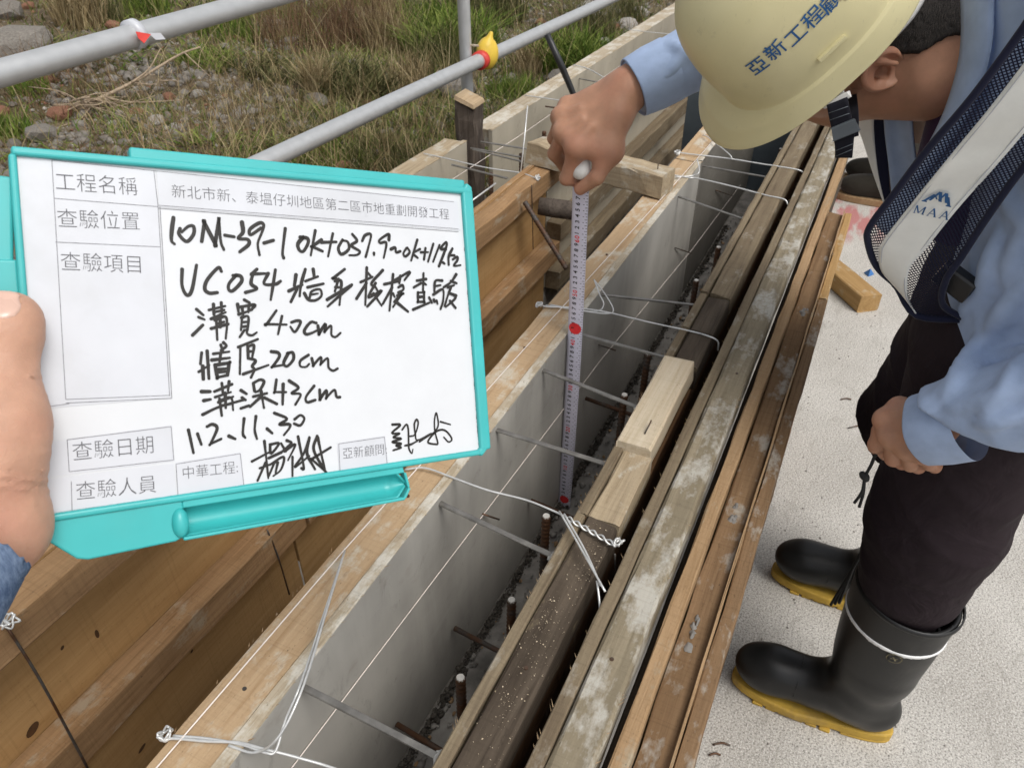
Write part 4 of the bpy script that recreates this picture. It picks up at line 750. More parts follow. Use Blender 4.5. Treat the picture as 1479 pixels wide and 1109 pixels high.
def mass(name, n, fn, h0, h1, wd, m, lab, lean=(.2, 1.0)):
    x, y = scatter(n, fn); P = on_ground(x, y); P[:, 2] -= .01
    V, F = blades(P, r3.uniform(h0, h1, n), r3.uniform(*lean, n), r3.uniform(wd*.6, wd*1.3, n), r3)
    tag(link(name, mesh_np(name, V, F), m), lab, 'grass', kind='stuff')
pat = lambda sx, sd, lo, hi: (lambda x, y: np.clip((lat_noise(x*sx, y*sx, sd)-lo)/(hi-lo), .02, 1))
bare = lambda x, y: 1-np.clip((y/np.maximum(x, .3)-.95)*1.6, 0, .82)          # the rubble heap at the left is nearly bare
pb = lambda *a: (lambda x, y, f_=pat(*a): f_(x, y)*bare(x, y))
mass('dry_grass', 6000, pb(1.1, 31, .45, .7), .04, .16, .0020, GR_DRY, 'dry straw coloured grass over the rubble beyond the rail')
mass('green_weeds', 15000, pb(.9, 35, .46, .62), .025, .10, .0030, GR_GREEN, 'patches of low green grass beyond the rail', (.3, 1.4))
mass('olive_weeds', 15000, pb(1.0, 38, .38, .65), .03, .11, .0022, GR_OLIVE, 'olive coloured weeds over the rubble beyond the rail', (.3, 1.4))
mass('red_weeds', 7000, lambda x, y: np.clip((lat_noise(x*.8, y*.8, 41)-.5)/.2, .02, 1)*bare(x, y), .05, .18, .0018, GR_RED, 'reddish brown dead weeds beyond the rail', (.1, .9))
mass('straw_litter', 7000, lambda x, y: np.full_like(x, .9), .03, .10, .0014, GR_DRY, 'flattened straw and litter lying over the ground beyond the rail', (1.8, 3.4))
mass('dark_litter', 12000, lambda x, y: np.full_like(x, .9), .03, .10, .0022, GR_RED, 'flattened dark leaf litter over the ground beyond the rail', (1.8, 3.4))
mass('leafy_weeds', 9000, pb(1.3, 61, .48, .62), .03, .09, .0075, GR_GREEN, 'broad leaved green weeds beyond the rail', (.7, 2.2))
mass('yellow_weeds', 5000, pb(1.5, 67, .5, .65), .03, .08, .0060, GR_OLIVE, 'broad leaved yellowing weeds beyond the rail', (.7, 2.2))
mass('dry_stems', 1600, pb(.7, 71, .40, .6), .18, .42, .0015, GR_DRY, 'tall thin dry stems standing beyond the rail', (.05, .9))
# single tufts that stand out
def tuft(px, py, h, n, rad, m, lab, lean=(.1, .7), wd=.0026, z=.45):
    A = at(px, py, Z=z)
    for _ in range(6): A = at(px, py, Z=float(terrain_z(A[0], A[1])))
    a = r3.uniform(0, 6.28, n); q = rad*np.sqrt(r3.random(n)); x, y = A[0]+q*np.cos(a), A[1]+q*np.sin(a); P = on_ground(x, y); P[:, 2] -= .01
    V, F = blades(P, r3.uniform(h*.5, h, n), r3.uniform(*lean, n), r3.uniform(wd*.6, wd*1.4, n), r3)
    o = thing('grass_tuft', lab, 'grass tuft', (A[0], A[1], float(terrain_z(A[0], A[1]))), 'tufts of grass beyond the rail')
    link('blades', mesh_np('blades', V, F), m, o)
tuft(458, 138, .26, 320, .06, GR_DRY, 'straw coloured grass tuft right of the dead branch')
tuft(120, 38, .40, 420, .14, GR_DRY, 'large straw tuft above the upper rail')
tuft(145, 30, .30, 260, .16, GR_OLIVE, 'olive tuft above the upper rail beside the straw one')
tuft(215, 18, .22, 260, .14, GR_GREEN, 'green tuft at the top edge left of centre', wd=.003)
tuft(330, 45, .2, 320, .18, GR_GREEN, 'low green tuft just under the upper rail', wd=.0032)
tuft(20, 200, .14, 240, .09, GR_GREEN, 'green weed at the left edge above the board', wd=.005)
tuft(45, 135, .12, 200, .09, GR_GREEN, 'green weed just under the upper rail near the left edge', wd=.005)
tuft(620, 55, .34, 420, .22, GR_GREEN, 'leafy green clump left of the scaffold post', wd=.0055)
tuft(560, 70, .34, 420, .16, GR_DRY, 'tall dry clump left of the leafy green one')
tuft(530, 60, .42, 520, .24, GR_RED, 'tall reddish dead clump in the upper middle', wd=.0018)
tuft(440, 60, .40, 480, .30, GR_RED, 'wide reddish dead clump above the straw tuft', wd=.0018)
tuft(740, 138, .13, 520, .13, GR_GREEN, 'bright green grass patch right of the stake', wd=.0028)
tuft(795, 75, .26, 380, .15, GR_OLIVE, 'olive clump behind the black rod')
tuft(850, 55, .34, 420, .2, GR_OLIVE, 'dark olive clump below the lower rail at right')
tuft(760, 110, .3, 220, .09, GR_DRY, 'thin straw tuft right of the yellow cap')
tuft(640, 100, .32, 360, .2, GR_OLIVE, 'olive clump behind the lower rail')
tuft(560, 235, .16, 420, .16, GR_OLIVE, 'low olive grass above the board corner')
tuft(480, 240, .14, 380, .18, GR_GREEN, 'low green grass above the board top edge', wd=.0026)
tuft(590, 130, .24, 260, .12, GR_DRY, 'dry clump between rail and post')
tuft(905, 30, .24, 300, .14, GR_OLIVE, 'olive clump by the pale outer form at the top')
tuft(700, 30, .5, 460, .3, GR_OLIVE, 'tall olive clump behind the scaffold post', wd=.0035)
tuft(830, 100, .30, 900, .26, GR_GREEN, 'dark green shrubby clump below the lower rail', wd=.006, lean=(.2, 1.4))
tuft(505, 130, .22, 800, .24, GR_OLIVE, 'dark bushy weed in the middle of the bank', wd=.006, lean=(.3, 1.5))
tuft(655, 75, .30, 900, .28, GR_GREEN, 'leafy dark shrub right behind the scaffold post', wd=.007, lean=(.2, 1.5))
tuft(300, 95, .12, 500, .16, GR_GREEN, 'low leafy weed right of the marker tape', wd=.006, lean=(.4, 1.6))
tuft(395, 110, .12, 500, .18, GR_OLIVE, 'low dark weed left of the straw tuft', wd=.006, lean=(.4, 1.6))
# stones
def rock_mesh(seed, sub=2):
    bm = bmesh.new(); bmesh.ops.create_icosphere(bm, subdivisions=sub, radius=1.0); r = np.random.default_rng(seed); c = r.normal(0, 1, (9, 3)); c /= np.linalg.norm(c, axis=1)[:, None]; k = r.uniform(.55, .95, 9)
    for v in bm.verts:
        p = np.array(v.co); s = 1.0
        for d, kk in zip(c, k):
            q = p @ d
            if q > kk: p = p-d*(q-kk)*.9
        v.co = p*(1+r.normal(0, .025))
    me = bpy.data.meshes.new('rock'); bm.to_mesh(me); bm.free(); return me
RM = [rock_mesh(i, 2) for i in range(6)]
RMESH = {}
def rock(px, py, s, m, lab, sq=(1, .8, .6), grp=None):
    A = at(px, py, Z=.4)
    for _ in range(6): A = at(px, py, Z=float(terrain_z(A[0], A[1]))+s*.2)
    k = random.randrange(6); key = (k, m.name)
    if key not in RMESH: q = RM[k].copy(); q.materials.append(m); RMESH[key] = q
    o = bpy.data.objects.new('rock', RMESH[key]); COL.objects.link(o); o.location = A; o.scale = (s*sq[0], s*sq[1], s*sq[2]); o.rotation_euler = (random.uniform(-.3, .3), random.uniform(-.3, .3), random.uniform(0, 6.28))
    return tag(o, lab, 'rock', grp)
random.seed(3)
rock(25, 68, .20, ROCK, 'big grey boulder at the left edge above the upper rail'); rock(10, 20, .12, ROCK, 'grey boulder at the upper left corner'); rock(40, 12, .06, ROCKR, 'reddish brick lump at the upper left corner')
rock(130, 112, .10, ROCK, 'grey boulder under the upper rail behind the dead branch'); rock(85, 165, .07, ROCKR, 'pinkish stone below the dead branch'); rock(60, 195, .08, ROCK, 'grey stone above the board at left')
rock(105, 105, .045, ROCKR, 'tan stone under the upper rail'); rock(98, 112, .03, ROCKP, 'white stone under the upper rail'); rock(455, 148, .08, ROCK, 'dark stone below the straw tuft'); rock(345, 58, .05, ROCKR, 'red stone under the upper rail end')
rock(815, 118, .12, ROCK, 'grey boulder behind the black rod'); rock(870, 110, .09, ROCK, 'grey boulder beside the outer form'); rock(905, 38, .10, ROCKP, 'pale boulder by the outer form near the top'); rock(885, 18, .09, ROCKP, 'pale boulder at the top right of the weeds'); rock(925, 20, .08, ROCKP, 'pale rounded stone at the top by the form')
rock(850, 15, .12, ROCKP, 'pale boulder at the top edge behind the rail'); rock(660, 130, .12, ROCK, 'brown boulder behind the stake'); rock(640, 115, .08, ROCK, 'brown stone left of the stake'); rock(580, 60, .035, ROCKR, 'small red stone in the upper middle'); rock(575, 118, .025, ROCKP, 'small white stone in the upper middle'); rock(530, 150, .035, ROCKR, 'small reddish stone right of the straw tuft')
for i in range(70):
    px, py = random.choice([(random.uniform(0, 420), random.uniform(0, 210)), (random.uniform(0, 260), random.uniform(0, 210)), (random.uniform(380, 660), random.uniform(60, 255)), (random.uniform(740, 930), random.uniform(0, 150))])
    rock(px, py, random.uniform(.02, .055), random.choice([ROCK, ROCK, ROCKP, ROCKR]), 'small rubble stone among the weeds beyond the rail', grp='small rubble stones')
# fine rubble
bm = bmesh.new(); bmesh.ops.create_icosphere(bm, subdivisions=1, radius=1.0); bv = np.array([v.co for v in bm.verts]); bf = np.array([[v.index for v in q.verts] for q in bm.faces]); bm.free()
def rubble(name, n, s0, s1, m, lab):
    x, y = scatter(n, lambda x, y: np.clip((lat_noise(x*.9+7, y*.9, 50)-.3)/.4, .08, 1)); P = on_ground(x, y); s = s0+(s1-s0)*r3.random(n)**3
    V = bv[None]*(1+r3.normal(0, .16, (n, len(bv), 1)))*np.stack([s, s*r3.uniform(.6, 1, n), s*r3.uniform(.4, .8, n)], 1)[:, None]
    a = r3.uniform(0, 6.28, n); c, q = np.cos(a), np.sin(a); V = np.stack([V[..., 0]*c[:, None]-V[..., 1]*q[:, None], V[..., 0]*q[:, None]+V[..., 1]*c[:, None], V[..., 2]], -1)+P[:, None]
    F = (bf[None]+(np.arange(n)*len(bv))[:, None, None]).reshape(-1, 3); tag(link(name, mesh_np(name, V.reshape(-1, 3), F), m), lab, 'gravel', kind='stuff')
rubble('rubble_gravel', 11000, .007, .042, ROCK, 'grey rubble and gravel beyond the rail'); rubble('pale_gravel', 5000, .005, .022, ROCKP, 'pale gravel beyond the rail'); rubble('brick_crumbs', 900, .005, .022, ROCKR, 'reddish brick crumbs beyond the rail')
# dead branch
root = at(128, 148, Z=.4)
for _ in range(6): root = at(128, 148, Z=float(terrain_z(root[0], root[1]))+.04)
t = thing('dead_branch', 'dead bleached branch with many twigs lying above the board', 'branch', tuple(root))
def tw(pts, ra, rb, nm='twig'):
    P = smooth_path(pts, 5); return tube(nm, P, np.linspace(ra, rb, len(P)), TWIG, t, 6)
D = float(np.linalg.norm(root-CAM)); D = float((root-CAM) @ FW)
B = lambda x, y, dd=0: at(x, y, d=D+dd)
tw([B(128, 150), B(160, 135, .05), B(205, 112, .1), B(258, 80, .15), B(290, 68, .18)], .011, .004, 'limb'); tw([B(128, 150), B(95, 153), B(55, 148, .05), B(0, 132, .1)], .010, .004, 'limb')
tw([B(128, 150), B(122, 175, -.08), B(105, 215, -.16)], .009, .004, 'limb'); tw([B(190, 120, .08), B(215, 100, .1), B(232, 70, .1)], .006, .002); tw([B(150, 140), B(190, 148), B(262, 145, .05)], .007, .003)
r4 = np.random.default_rng(9)
for i in range(46):
    s = B(128+r4.normal(0, 16), 150+r4.normal(0, 6), r4.normal(0, .05)); a = r4.uniform(-.5, 3.6); L_ = r4.uniform(30, 85)
    e = B(128+math.cos(a)*L_*1.2, 150+math.sin(a)*L_*.8, r4.normal(0, .15)); tw([s, (s+e)/2+r4.normal(0, .02, 3), e], r4.uniform(.003, .006), .0015)
for i in range(14):
    x = r4.uniform(150, 270); y = 150-(x-150)*.55+r4.normal(0, 6); s = B(x, y, .08); e = B(x+r4.normal(20, 20), y+r4.normal(0, 22), .1); tw([s, (s+e)/2+r4.normal(0, .015, 3), e], .003, .0012)

# ================================================================== INSPECTION BOARD
t = thing('inspection_board', 'turquoise framed white inspection board with handwriting held by the hand', 'board')
BM = Matrix([[BOARD_AX[0][i], BOARD_AX[1][i], BOARD_AX[2][i], BOARD_O[i]] for i in range(3)]+[[0, 0, 0, 1]])
t.matrix_basis = BM
def bpart(name, g, m, parent=None, smooth=False, bev=0.0):
    o = bpy.data.objects.new(name, mesh(name, g[0], g[1], smooth)); COL.objects.link(o); o.data.materials.append(m)
    o.parent = parent or t
    if bev: bevel(o, bev, 3)
    return o
S = 1e-4
sc_ = lambda l: [(x*S, y*S) for x, y in l]
ccw = lambda l: l if sum(l[i][0]*l[(i+1) % len(l)][1]-l[(i+1) % len(l)][0]*l[i][1] for i in range(len(l))) > 0 else l[::-1]
bpart('back_plate', prism(ccw(sc_([(20, -20), (3080, -30), (3075, -2130), (0, -2140)])), -.007, -.0014), TURQ, bev=.001)
bpart('white_sheet', prism(ccw(sc_([(14, -30), (3000, -70), (3010, -2118), (2, -2132)])), -.0012, 0.0), BOARDW)
def bar(name, a, b, wd, z0, z1, bev_=.0018, parent=None):
    a = np.array(a)*S; b = np.array(b)*S; d = (b-a)/np.linalg.norm(b-a); n_ = np.array([-d[1], d[0]])*wd/2
    return bpart(name, prism(ccw([tuple(a+n_), tuple(a-n_), tuple(b-n_), tuple(b+n_)]), z0, z1), TURQ, parent, bev=bev_)
bar('frame_top', (0, -24), (3090, -52), .0052, -.0075, .0038); bar('frame_top_lip', (620, 20), (3040, -6), .0085, -.0085, .0015)
bar('frame_right', (3046, -40), (3046, -2120), .0098, -.0078, .0036); bar('frame_left', (6, -40), (-14, -2140), .0042, -.0075, .0034)
bar('side_flap', (-40, -160), (-80, -720), .0085, -.0075, -.002); bar('side_flap', (-70, -640), (-75, -1700), .012, -.0085, -.001)
bar('corner', (3075, -60), (3020, -20), .008, -.0078, .0037); bar('corner', (3072, -2070), (2985, -2150), .006, -.0078, .0034)
bar('frame_bottom', (-10, -2148), (3030, -2135), .0046, -.0075, .0030)
bpart('tray_plate', prism(ccw(sc_([(-17, -2160), (760, -2160), (760, -2392), (700, -2416), (210, -2432), (150, -2415), (-11, -2262)])), -.0072, .0008), TURQ, bev=.0014)
bpart('tray_plate', prism(ccw(sc_([(758, -2160), (2315, -2150), (2325, -2206), (758, -2212)])), -.0070, .0010), TURQ, bev=.0008)
# pen trough: half pipe with rounded ends
V = []; F = []; nu, nv = 24, 12
for i in range(nu+1):
    x = 745+(2325-745)*i/nu; e = min(1.0, (2325-x)/70 if x > 2255 else 1.0, 1.0); e = math.sqrt(max(0.02, 1-(1-e)**2))
    for k in range(nv+1):
        a = math.pi*k/nv; yy = -2300+math.cos(a)*95*e+(x-745)*.006; zz = .0002-math.sin(a)*.0125*e
        V.append((x*S, yy*S, zz))
for i in range(nu):
    for k in range(nv): q = i*(nv+1)+k; F.append((q, q+1, q+nv+2, q+nv+1))
o = bpart('pen_trough', (V, F), TURQ, smooth=True); m_ = o.modifiers.new('s', 'SOLIDIFY'); m_.thickness = .0016; m_.offset = 0
bar('trough_lip', (740, -2402), (2300, -2393), .0024, -.006, .0046, .001); bar('trough_lip', (2300, -2393), (2348, -2320), .0022, -.006, .0036, .0009); bar('trough_lip', (2348, -2320), (2325, -2205), .0020, -.006, .0022, .0008)
V = []; F = []
for i in range(13):
    a = math.pi*i/12
    for k in range(9):
        b_ = -math.pi/2+math.pi*k/8; V.append(((748+42*math.cos(b_)*math.sin(a)*1.0-20)*S, (-2302+98*math.cos(a))*S, (.0056*math.sin(a)*math.cos(b_))+.0002 if True else 0))
for i in range(12):
    for k in range(8): q = i*9+k; F.append((q, q+1, q+10, q+9))
V = []; F = []
for i in range(11):
    r_a = math.pi/2*i/10
    for k in range(24):
        a = 2*math.pi*k/24; V.append(((735+52*math.cos(r_a)*math.cos(a))*S, (-2304+97*math.cos(r_a)*math.sin(a))*S, .0004+.0052*math.sin(r_a)))
for i in range(10):
    for k in range(24): F.append((i*24+k, i*24+(k+1) % 24, (i+1)*24+(k+1) % 24, (i+1)*24+k))
bpart('trough_end', (V, F), TURQ, smooth=True)
GRIME = plain('black_grime', (.03, .04, .04), .8, .5, 90)
rg = np.random.default_rng(12); gl = []
for i in range(90):
    if i % 3: u_ = rg.uniform(.2, 1); c_ = (3000-1.0*rg.random(), -100-2010*u_); s_ = (rg.uniform(2, 6), rg.uniform(6, 40))
    else: c_ = (rg.uniform(200, 3000), -2124-rg.random()*2); s_ = (rg.uniform(6, 60), rg.uniform(1.5, 4))
    gl.append(prism([((c_[0]+s_[0]*q0)*S, (c_[1]+s_[1]*q1)*S) for q0, q1 in ((-1, -.6), (.3, -1), (1, .4), (-.2, 1))], .0001, .00024+i*1e-6))
bpart('grime_line', merge(gl), GRIME)['kind'] = 'stuff'
# papers
for k, nm in (('col', 'form_column_paper'), ('title', 'title_paper'), ('date', 'date_paper'), ('person', 'inspector_paper'), ('co', 'name_slip'), ('co2', 'name_slip')):
    zz = {'col': .0003, 'title': .00034, 'date': .00026, 'person': .0003, 'co': .00033, 'co2': .0003}[k]
    bpart(nm, prism(ccw(sc_(PAPERS[k])), .0001, zz), PAPER)
def ribbon(pts, w0, z, taper=False, rr=None):
    P = smooth_path([np.array(q, float)*S for q in pts], 7); P = [P[0]]+[P[i] for i in range(1, len(P)) if np.linalg.norm(P[i]-P[i-1]) > 1e-5]; P = np.array(P)
    if len(P) < 2: P = np.array([P[0], P[0]+[1e-4, 1e-4]])
    T = np.gradient(P, axis=0); T /= np.linalg.norm(T, axis=1)[:, None]+1e-12; N_ = np.stack([-T[:, 1], T[:, 0]], 1); n = len(P)
    wv = np.full(n, w0/2); 
    if rr is not None: wv = wv*(1+.13*np.sin(np.linspace(0, rr.uniform(3, 9), n)+rr.uniform(0, 6)))*np.linspace(1.06, rr.uniform(.72, 1.0), n)
    V = []; F = []
    for i in range(n): V += [(*(P[i]-N_[i]*wv[i]), z), (*(P[i]+N_[i]*wv[i]), z)]
    for i in range(n-1): F.append((2*i, 2*i+2, 2*i+3, 2*i+1))
    if rr is not None:
        for e, sg in ((0, -1), (n-1, 1)):
            b0 = len(V); V.append((*P[e], z)); 
            for q in range(9):
                a = -math.pi/2+math.pi*q/8; V.append((*(P[e]+sg*T[e]*wv[e]*math.cos(a)+N_[e]*wv[e]*math.sin(a)), z))
            for q in range(8): F.append((b0, b0+1+q, b0+2+q) if sg > 0 else (b0, b0+2+q, b0+1+q))
    return V, F
bpart('ruled_lines', merge([ribbon([l[j], l[j+1]], .00042, .00045+i*4e-6+j*1e-6) for i, l in enumerate(LINES) for j in range(len(l)-1)]), LINEM)['kind'] = 'stuff'
rr = np.random.default_rng(4)
for i, ln in enumerate(INK):
    bpart('handwriting', merge([ribbon(st, w_*1e-3*rr.uniform(.9, 1.1), .00032+.000008*k, rr=rr) for k, (w_, st) in enumerate(ln)]), INKM)
for i, (s_, a, b) in enumerate(PRINT):
    V, F = text_geo(s_, 1.0, -.012); V = np.array(V); lo, hi = V.min(0), V.max(0); a = np.array(a)*S; b = np.array(b)*S; k = np.linalg.norm(b-a)/(hi[0]-lo[0]); d = (b-a)/np.linalg.norm(b-a); n_ = np.array([-d[1], d[0]]); c = (lo[1]+hi[1])/2
    ky = k*(1.0 if len(s_) > 6 else 1.08)
    V2 = [(*(a+d*(q[0]-lo[0])*k+n_*(q[1]-c)*ky), .00052) for q in V]; bpart('printed_words', (V2, F), PRINTM)

# ================================================================== TAPE MEASURE
t = thing('tape_measure', 'lavender white tape measure blade hanging from the outstretched hand', 'tape measure', (1.09, .4, .30))
TX, TY, TW = 1.088, .398, .0135
def tp(u, z, off=0.0):          # u across (-1..1), curved section facing the camera
    bow = .0022*(1-u*u); k = (z-.30)/.7
    return (TX-bow-off-.006*k+.02*(1-k)*0, TY+u*TW-.004*math.sin(k*3)+.0*k, z)
zs = np.linspace(.288, .996, 40); us = np.linspace(-1, 1, 7); V = [tp(u, z) for z in zs for u in us]; F = [(i*7+k, i*7+k+1, i*7+k+8, i*7+k+7) for i in range(39) for k in range(6)]
o = link('blade', mesh('blade', V, F, True), TAPEM, t); m_ = o.modifiers.new('s', 'SOLIDIFY'); m_.thickness = .0003
tk = []; 
for c in range(1, 70):
    for j in range(2):
        z = .307+.01*c+.005*j; w_ = .00045; u1 = -.96; u0 = u1+(.55 if j == 0 else .3)
        tk.append(([tp(u1, z-w_, .0004), tp(u0, z-w_, .0004), tp(u0, z+w_, .0004), tp(u1, z+w_, .0004)], [(0, 1, 2, 3)]))
V, F = merge(tk); link('tick_marks', mesh('tick_marks', V, F), INKM, t)
DG = {d: text_geo(d, 1.0, .02) for d in '0123456789'}
def digit(s_, zc, size, u0):
    out = []; adv = 0
    for ch in s_:
        V, F = DG[ch]; out.append(([(q[0]+adv, q[1]) for q in V], F)); adv += .58
    V, F = merge(out); V = np.array(V); cx_ = (V[:, 0].min()+V[:, 0].max())/2
    return [tp(u0+(-(q[1]-.34)*size)/TW*-1*1.0, zc+(q[0]-cx_)*size, .0005) for q in V], F
bl = []; rd = []
for c in range(1, 69):
    if c % 10: bl.append(digit(str(c % 10), .307+.01*c, .0105, .25))
    else: rd.append(digit(str(c), .307+.01*c, .0115, .2))
V, F = merge(bl); link('numerals', mesh('numerals', V, F), INKM, t); V, F = merge(rd); link('red_numerals', mesh('red_numerals', V, F), REDM, t)
def dot(z, r_, nm):
    V = [tp(0, z, .0007)]+[tp(math.cos(a)*r_/TW, z+math.sin(a)*r_, .0007) for a in np.linspace(0, 2*math.pi, 17)[:-1]]; return link(nm, mesh(nm, V, [(0, 1+i, 1+(i+1) % 16) for i in range(16)]), REDM, t)
dot(.737, .0115, 'red_dot'); dot(.318, .010, 'red_end_mark')
V, F = box_geo((TX-.004, TY, .292), (.004, .024, .012)); link('end_hook', mesh('end_hook', V, F), FLAT, t)
f = Field((1.0, .30, .95), (1.16, .47, 1.08), .002); A = at(838, 246, X=1.075); f.add(f.ell(A, (.012, .017, .014))); f.add(f.cone(A+np.array([.0, -.002, .0]), A+np.array([.02, -.005, .03]), .012, .010), .006)
f.obj('crumpled_end', WHITEP, t, 1)

# ================================================================== THE MAN IN THE HELMET
HM = thing('person', 'worker in pale yellow helmet, blue shirt and rubber boots leaning over the formwork', 'person', (1.2, -.2, 0))
# ---- head frame: forward, up, side (towards the viewer)
phi, rho, yaw_ = math.radians(46.0), math.radians(43.0), math.radians(9.0)
F0 = np.array([0, math.cos(phi), -math.sin(phi)]); U0 = np.array([0, math.sin(phi), math.cos(phi)]); S0 = np.array([-1., 0, 0])
HU = U0*math.cos(rho)+S0*math.sin(rho); HS = S0*math.cos(rho)-U0*math.sin(rho); HF = F0
HF, HS = HF*math.cos(yaw_)+HS*math.sin(yaw_), HS*math.cos(yaw_)-HF*math.sin(yaw_)
HC = np.array([1.1125, .0848, 1.2414])           # head centre
hp = lambda f_, s_, u_: HC+HF*f_+HS*s_+HU*u_
AX = (HF, HS, HU)
# skin: head, neck
f = Field((.95, -.24, 1.03), (1.30, .22, 1.42), .0032)
f.add(f.ell(hp(-.012, 0, .035), (.100, .078, .098), AX)); f.add(f.ell(hp(.03, 0, -.035), (.066, .060, .085), AX), .03)
f.add(f.ell(hp(.055, 0, -.085), (.040, .040, .030), AX), .03); f.add(f.cone(hp(.09, 0, .005), hp(.108, 0, -.032), .010, .014), .02)
for s_ in (-1, 1):
    f.add(f.ell(hp(.058, .045*s_, -.02), (.030, .022, .026), AX), .02); f.sub(f.ell(hp(.094, .032*s_, .012), (.014, .016, .010), AX), .012); f.add(f.ell(hp(.080, .032*s_, .011), (.012, .013, .011), AX), .004)
f.add(f.ell(hp(.092, 0, -.058), (.014, .024, .006), AX), .01); f.add(f.ell(hp(.090, 0, -.070), (.013, .020, .006), AX), .008)
f.add(f.cone(hp(-.040, .0, -.045), (1.13, -.11, 1.262), .058, .064), .035); f.add(f.cone((1.13, -.13, 1.262), (1.14, -.22, 1.25), .066, .10), .03)
f.add(f.cone(hp(.030, .030, -.068), at(1335, 110, X=1.122), .040, .054), .03); f.add(f.cone(hp(.055, .036, -.075), hp(.012, .042, -.06), .020, .024), .02)
headf = f; body = [f.geo()]
for s_ in (-1, 1):            # ears, modelled finely
    e0 = hp(-.014, .085*s_, -.018); axe = (HF*.90-HU*.43, HS*.93-HF*.36*s_, HU*.90+HF*.43)
    fe = Field(e0-.045, e0+.045, .0013); c = e0
    fe.add(fe.ell(c+axe[1]*.002*s_, (.0245, .0115, .0345), axe)); fe.add(fe.ell(c-axe[2]*.022+axe[0]*.006, (.012, .0075, .012), axe), .008)
    fe.sub(fe.ell(c+axe[1]*.0125*s_+axe[0]*.0015+axe[2]*.004, (.0195, .0105, .0285), axe), .0025)
    fe.add(fe.cone(c+axe[1]*.0035*s_-axe[0]*.010+axe[2]*.016, c+axe[1]*.004*s_-axe[0]*.009-axe[2]*.010, .0036, .0034), .004)
    fe.sub(fe.ell(c+axe[1]*.002*s_+axe[0]*.006-axe[2]*.002, (.0095, .011, .012), axe), .003)
    fe.add(fe.ell(c+axe[1]*.006*s_+axe[0]*.0165-axe[2]*.004, (.0045, .0045, .0065), axe), .004); fe.add(fe.ell(hp(.004, .071*s_, -.016), (.02, .008, .028), AX), .006)
    body.append(fe.geo())
# right (far) hand gripping the tape
def hand_far():
    f = Field((.98, .26, .94), (1.24, .50, 1.22), .0019)
    W = at(905, 132, X=1.145); W2 = at(965, 85, X=1.20)
    ax = (np.array([.2, .75, -.6]),)
    f.add(f.cone(W2, W, .027, .0285)); f.add(f.cone(W+np.array([.010, 0, .0]), W2+np.array([.012, 0, -.005]), .026, .026), .02)
    K = [at(834, 212, X=1.068), at(815, 192, X=1.082), at(812, 170, X=1.104), at(822, 154, X=1.126)]      # knuckles index..little
    for k, (q, r_) in enumerate(zip(K, (.0155, .0155, .0145, .013))): f.add(f.cone(W+np.array([-.012+.010*k, 0, -.004+.004*k]), q, .022, r_), .014)
    for a, b in zip(K, K[1:]): f.add(f.cone(a, b, .0125, .012), .010)
    for q in K: f.add(f.ell(q+np.array([-.003, .003, .002]), (.0125, .0125, .0125)), .008)
    def finger(pts, rs, k=.004):
        d = None
        for a, b, ra, rb in zip(pts, pts[1:], rs, rs[1:]):
            c = f.cone(a, b, ra, rb); d = c if d is None else f.smin(d, c, .004)
        f.add(d, k)
    finger([K[0], at(818, 258, X=1.070), at(834, 262, X=1.088), at(846, 252, X=1.095)], [.0125, .0105, .0092, .0080])
    finger([K[1], at(801, 222, X=1.098), at(815, 240, X=1.118), at(838, 240, X=1.118)], [.0125, .0108, .0095, .0082])
    finger([K[2], at(800, 200, X=1.128), at(814, 222, X=1.145), at(838, 226, X=1.135)], [.0118, .0102, .0092, .0080])
    finger([K[3], at(808, 178, X=1.150), at(822, 200, X=1.163), at(842, 208, X=1.150)], [.0105, .0092, .0082, .0072])
    T0, T1, T2, T3 = at(893, 168, X=1.112), at(882, 218, X=1.086), at(862, 256, X=1.070), at(838, 273, X=1.070)
    f.add(f.cone(W, T0, .022, .018), .018); f.add(f.cone(T0, T1, .018, .0155), .020); f.add(f.cone(T1, T2, .0155, .0118), .008); f.add(f.cone(T2, T3, .0118, .0098), .004)
    f.add(f.cone(T1, K[0], .014, .012), .022)
    for k in range(3):            # tendons and web creases
        a = W*.35+K[k]*.65+np.array([-.021, .0, .006]); b = K[k]+np.array([-.011, .002, .004]); f.add(f.cone(a, b, .0035, .004), .010)
    return f.geo()
body.append(hand_far())
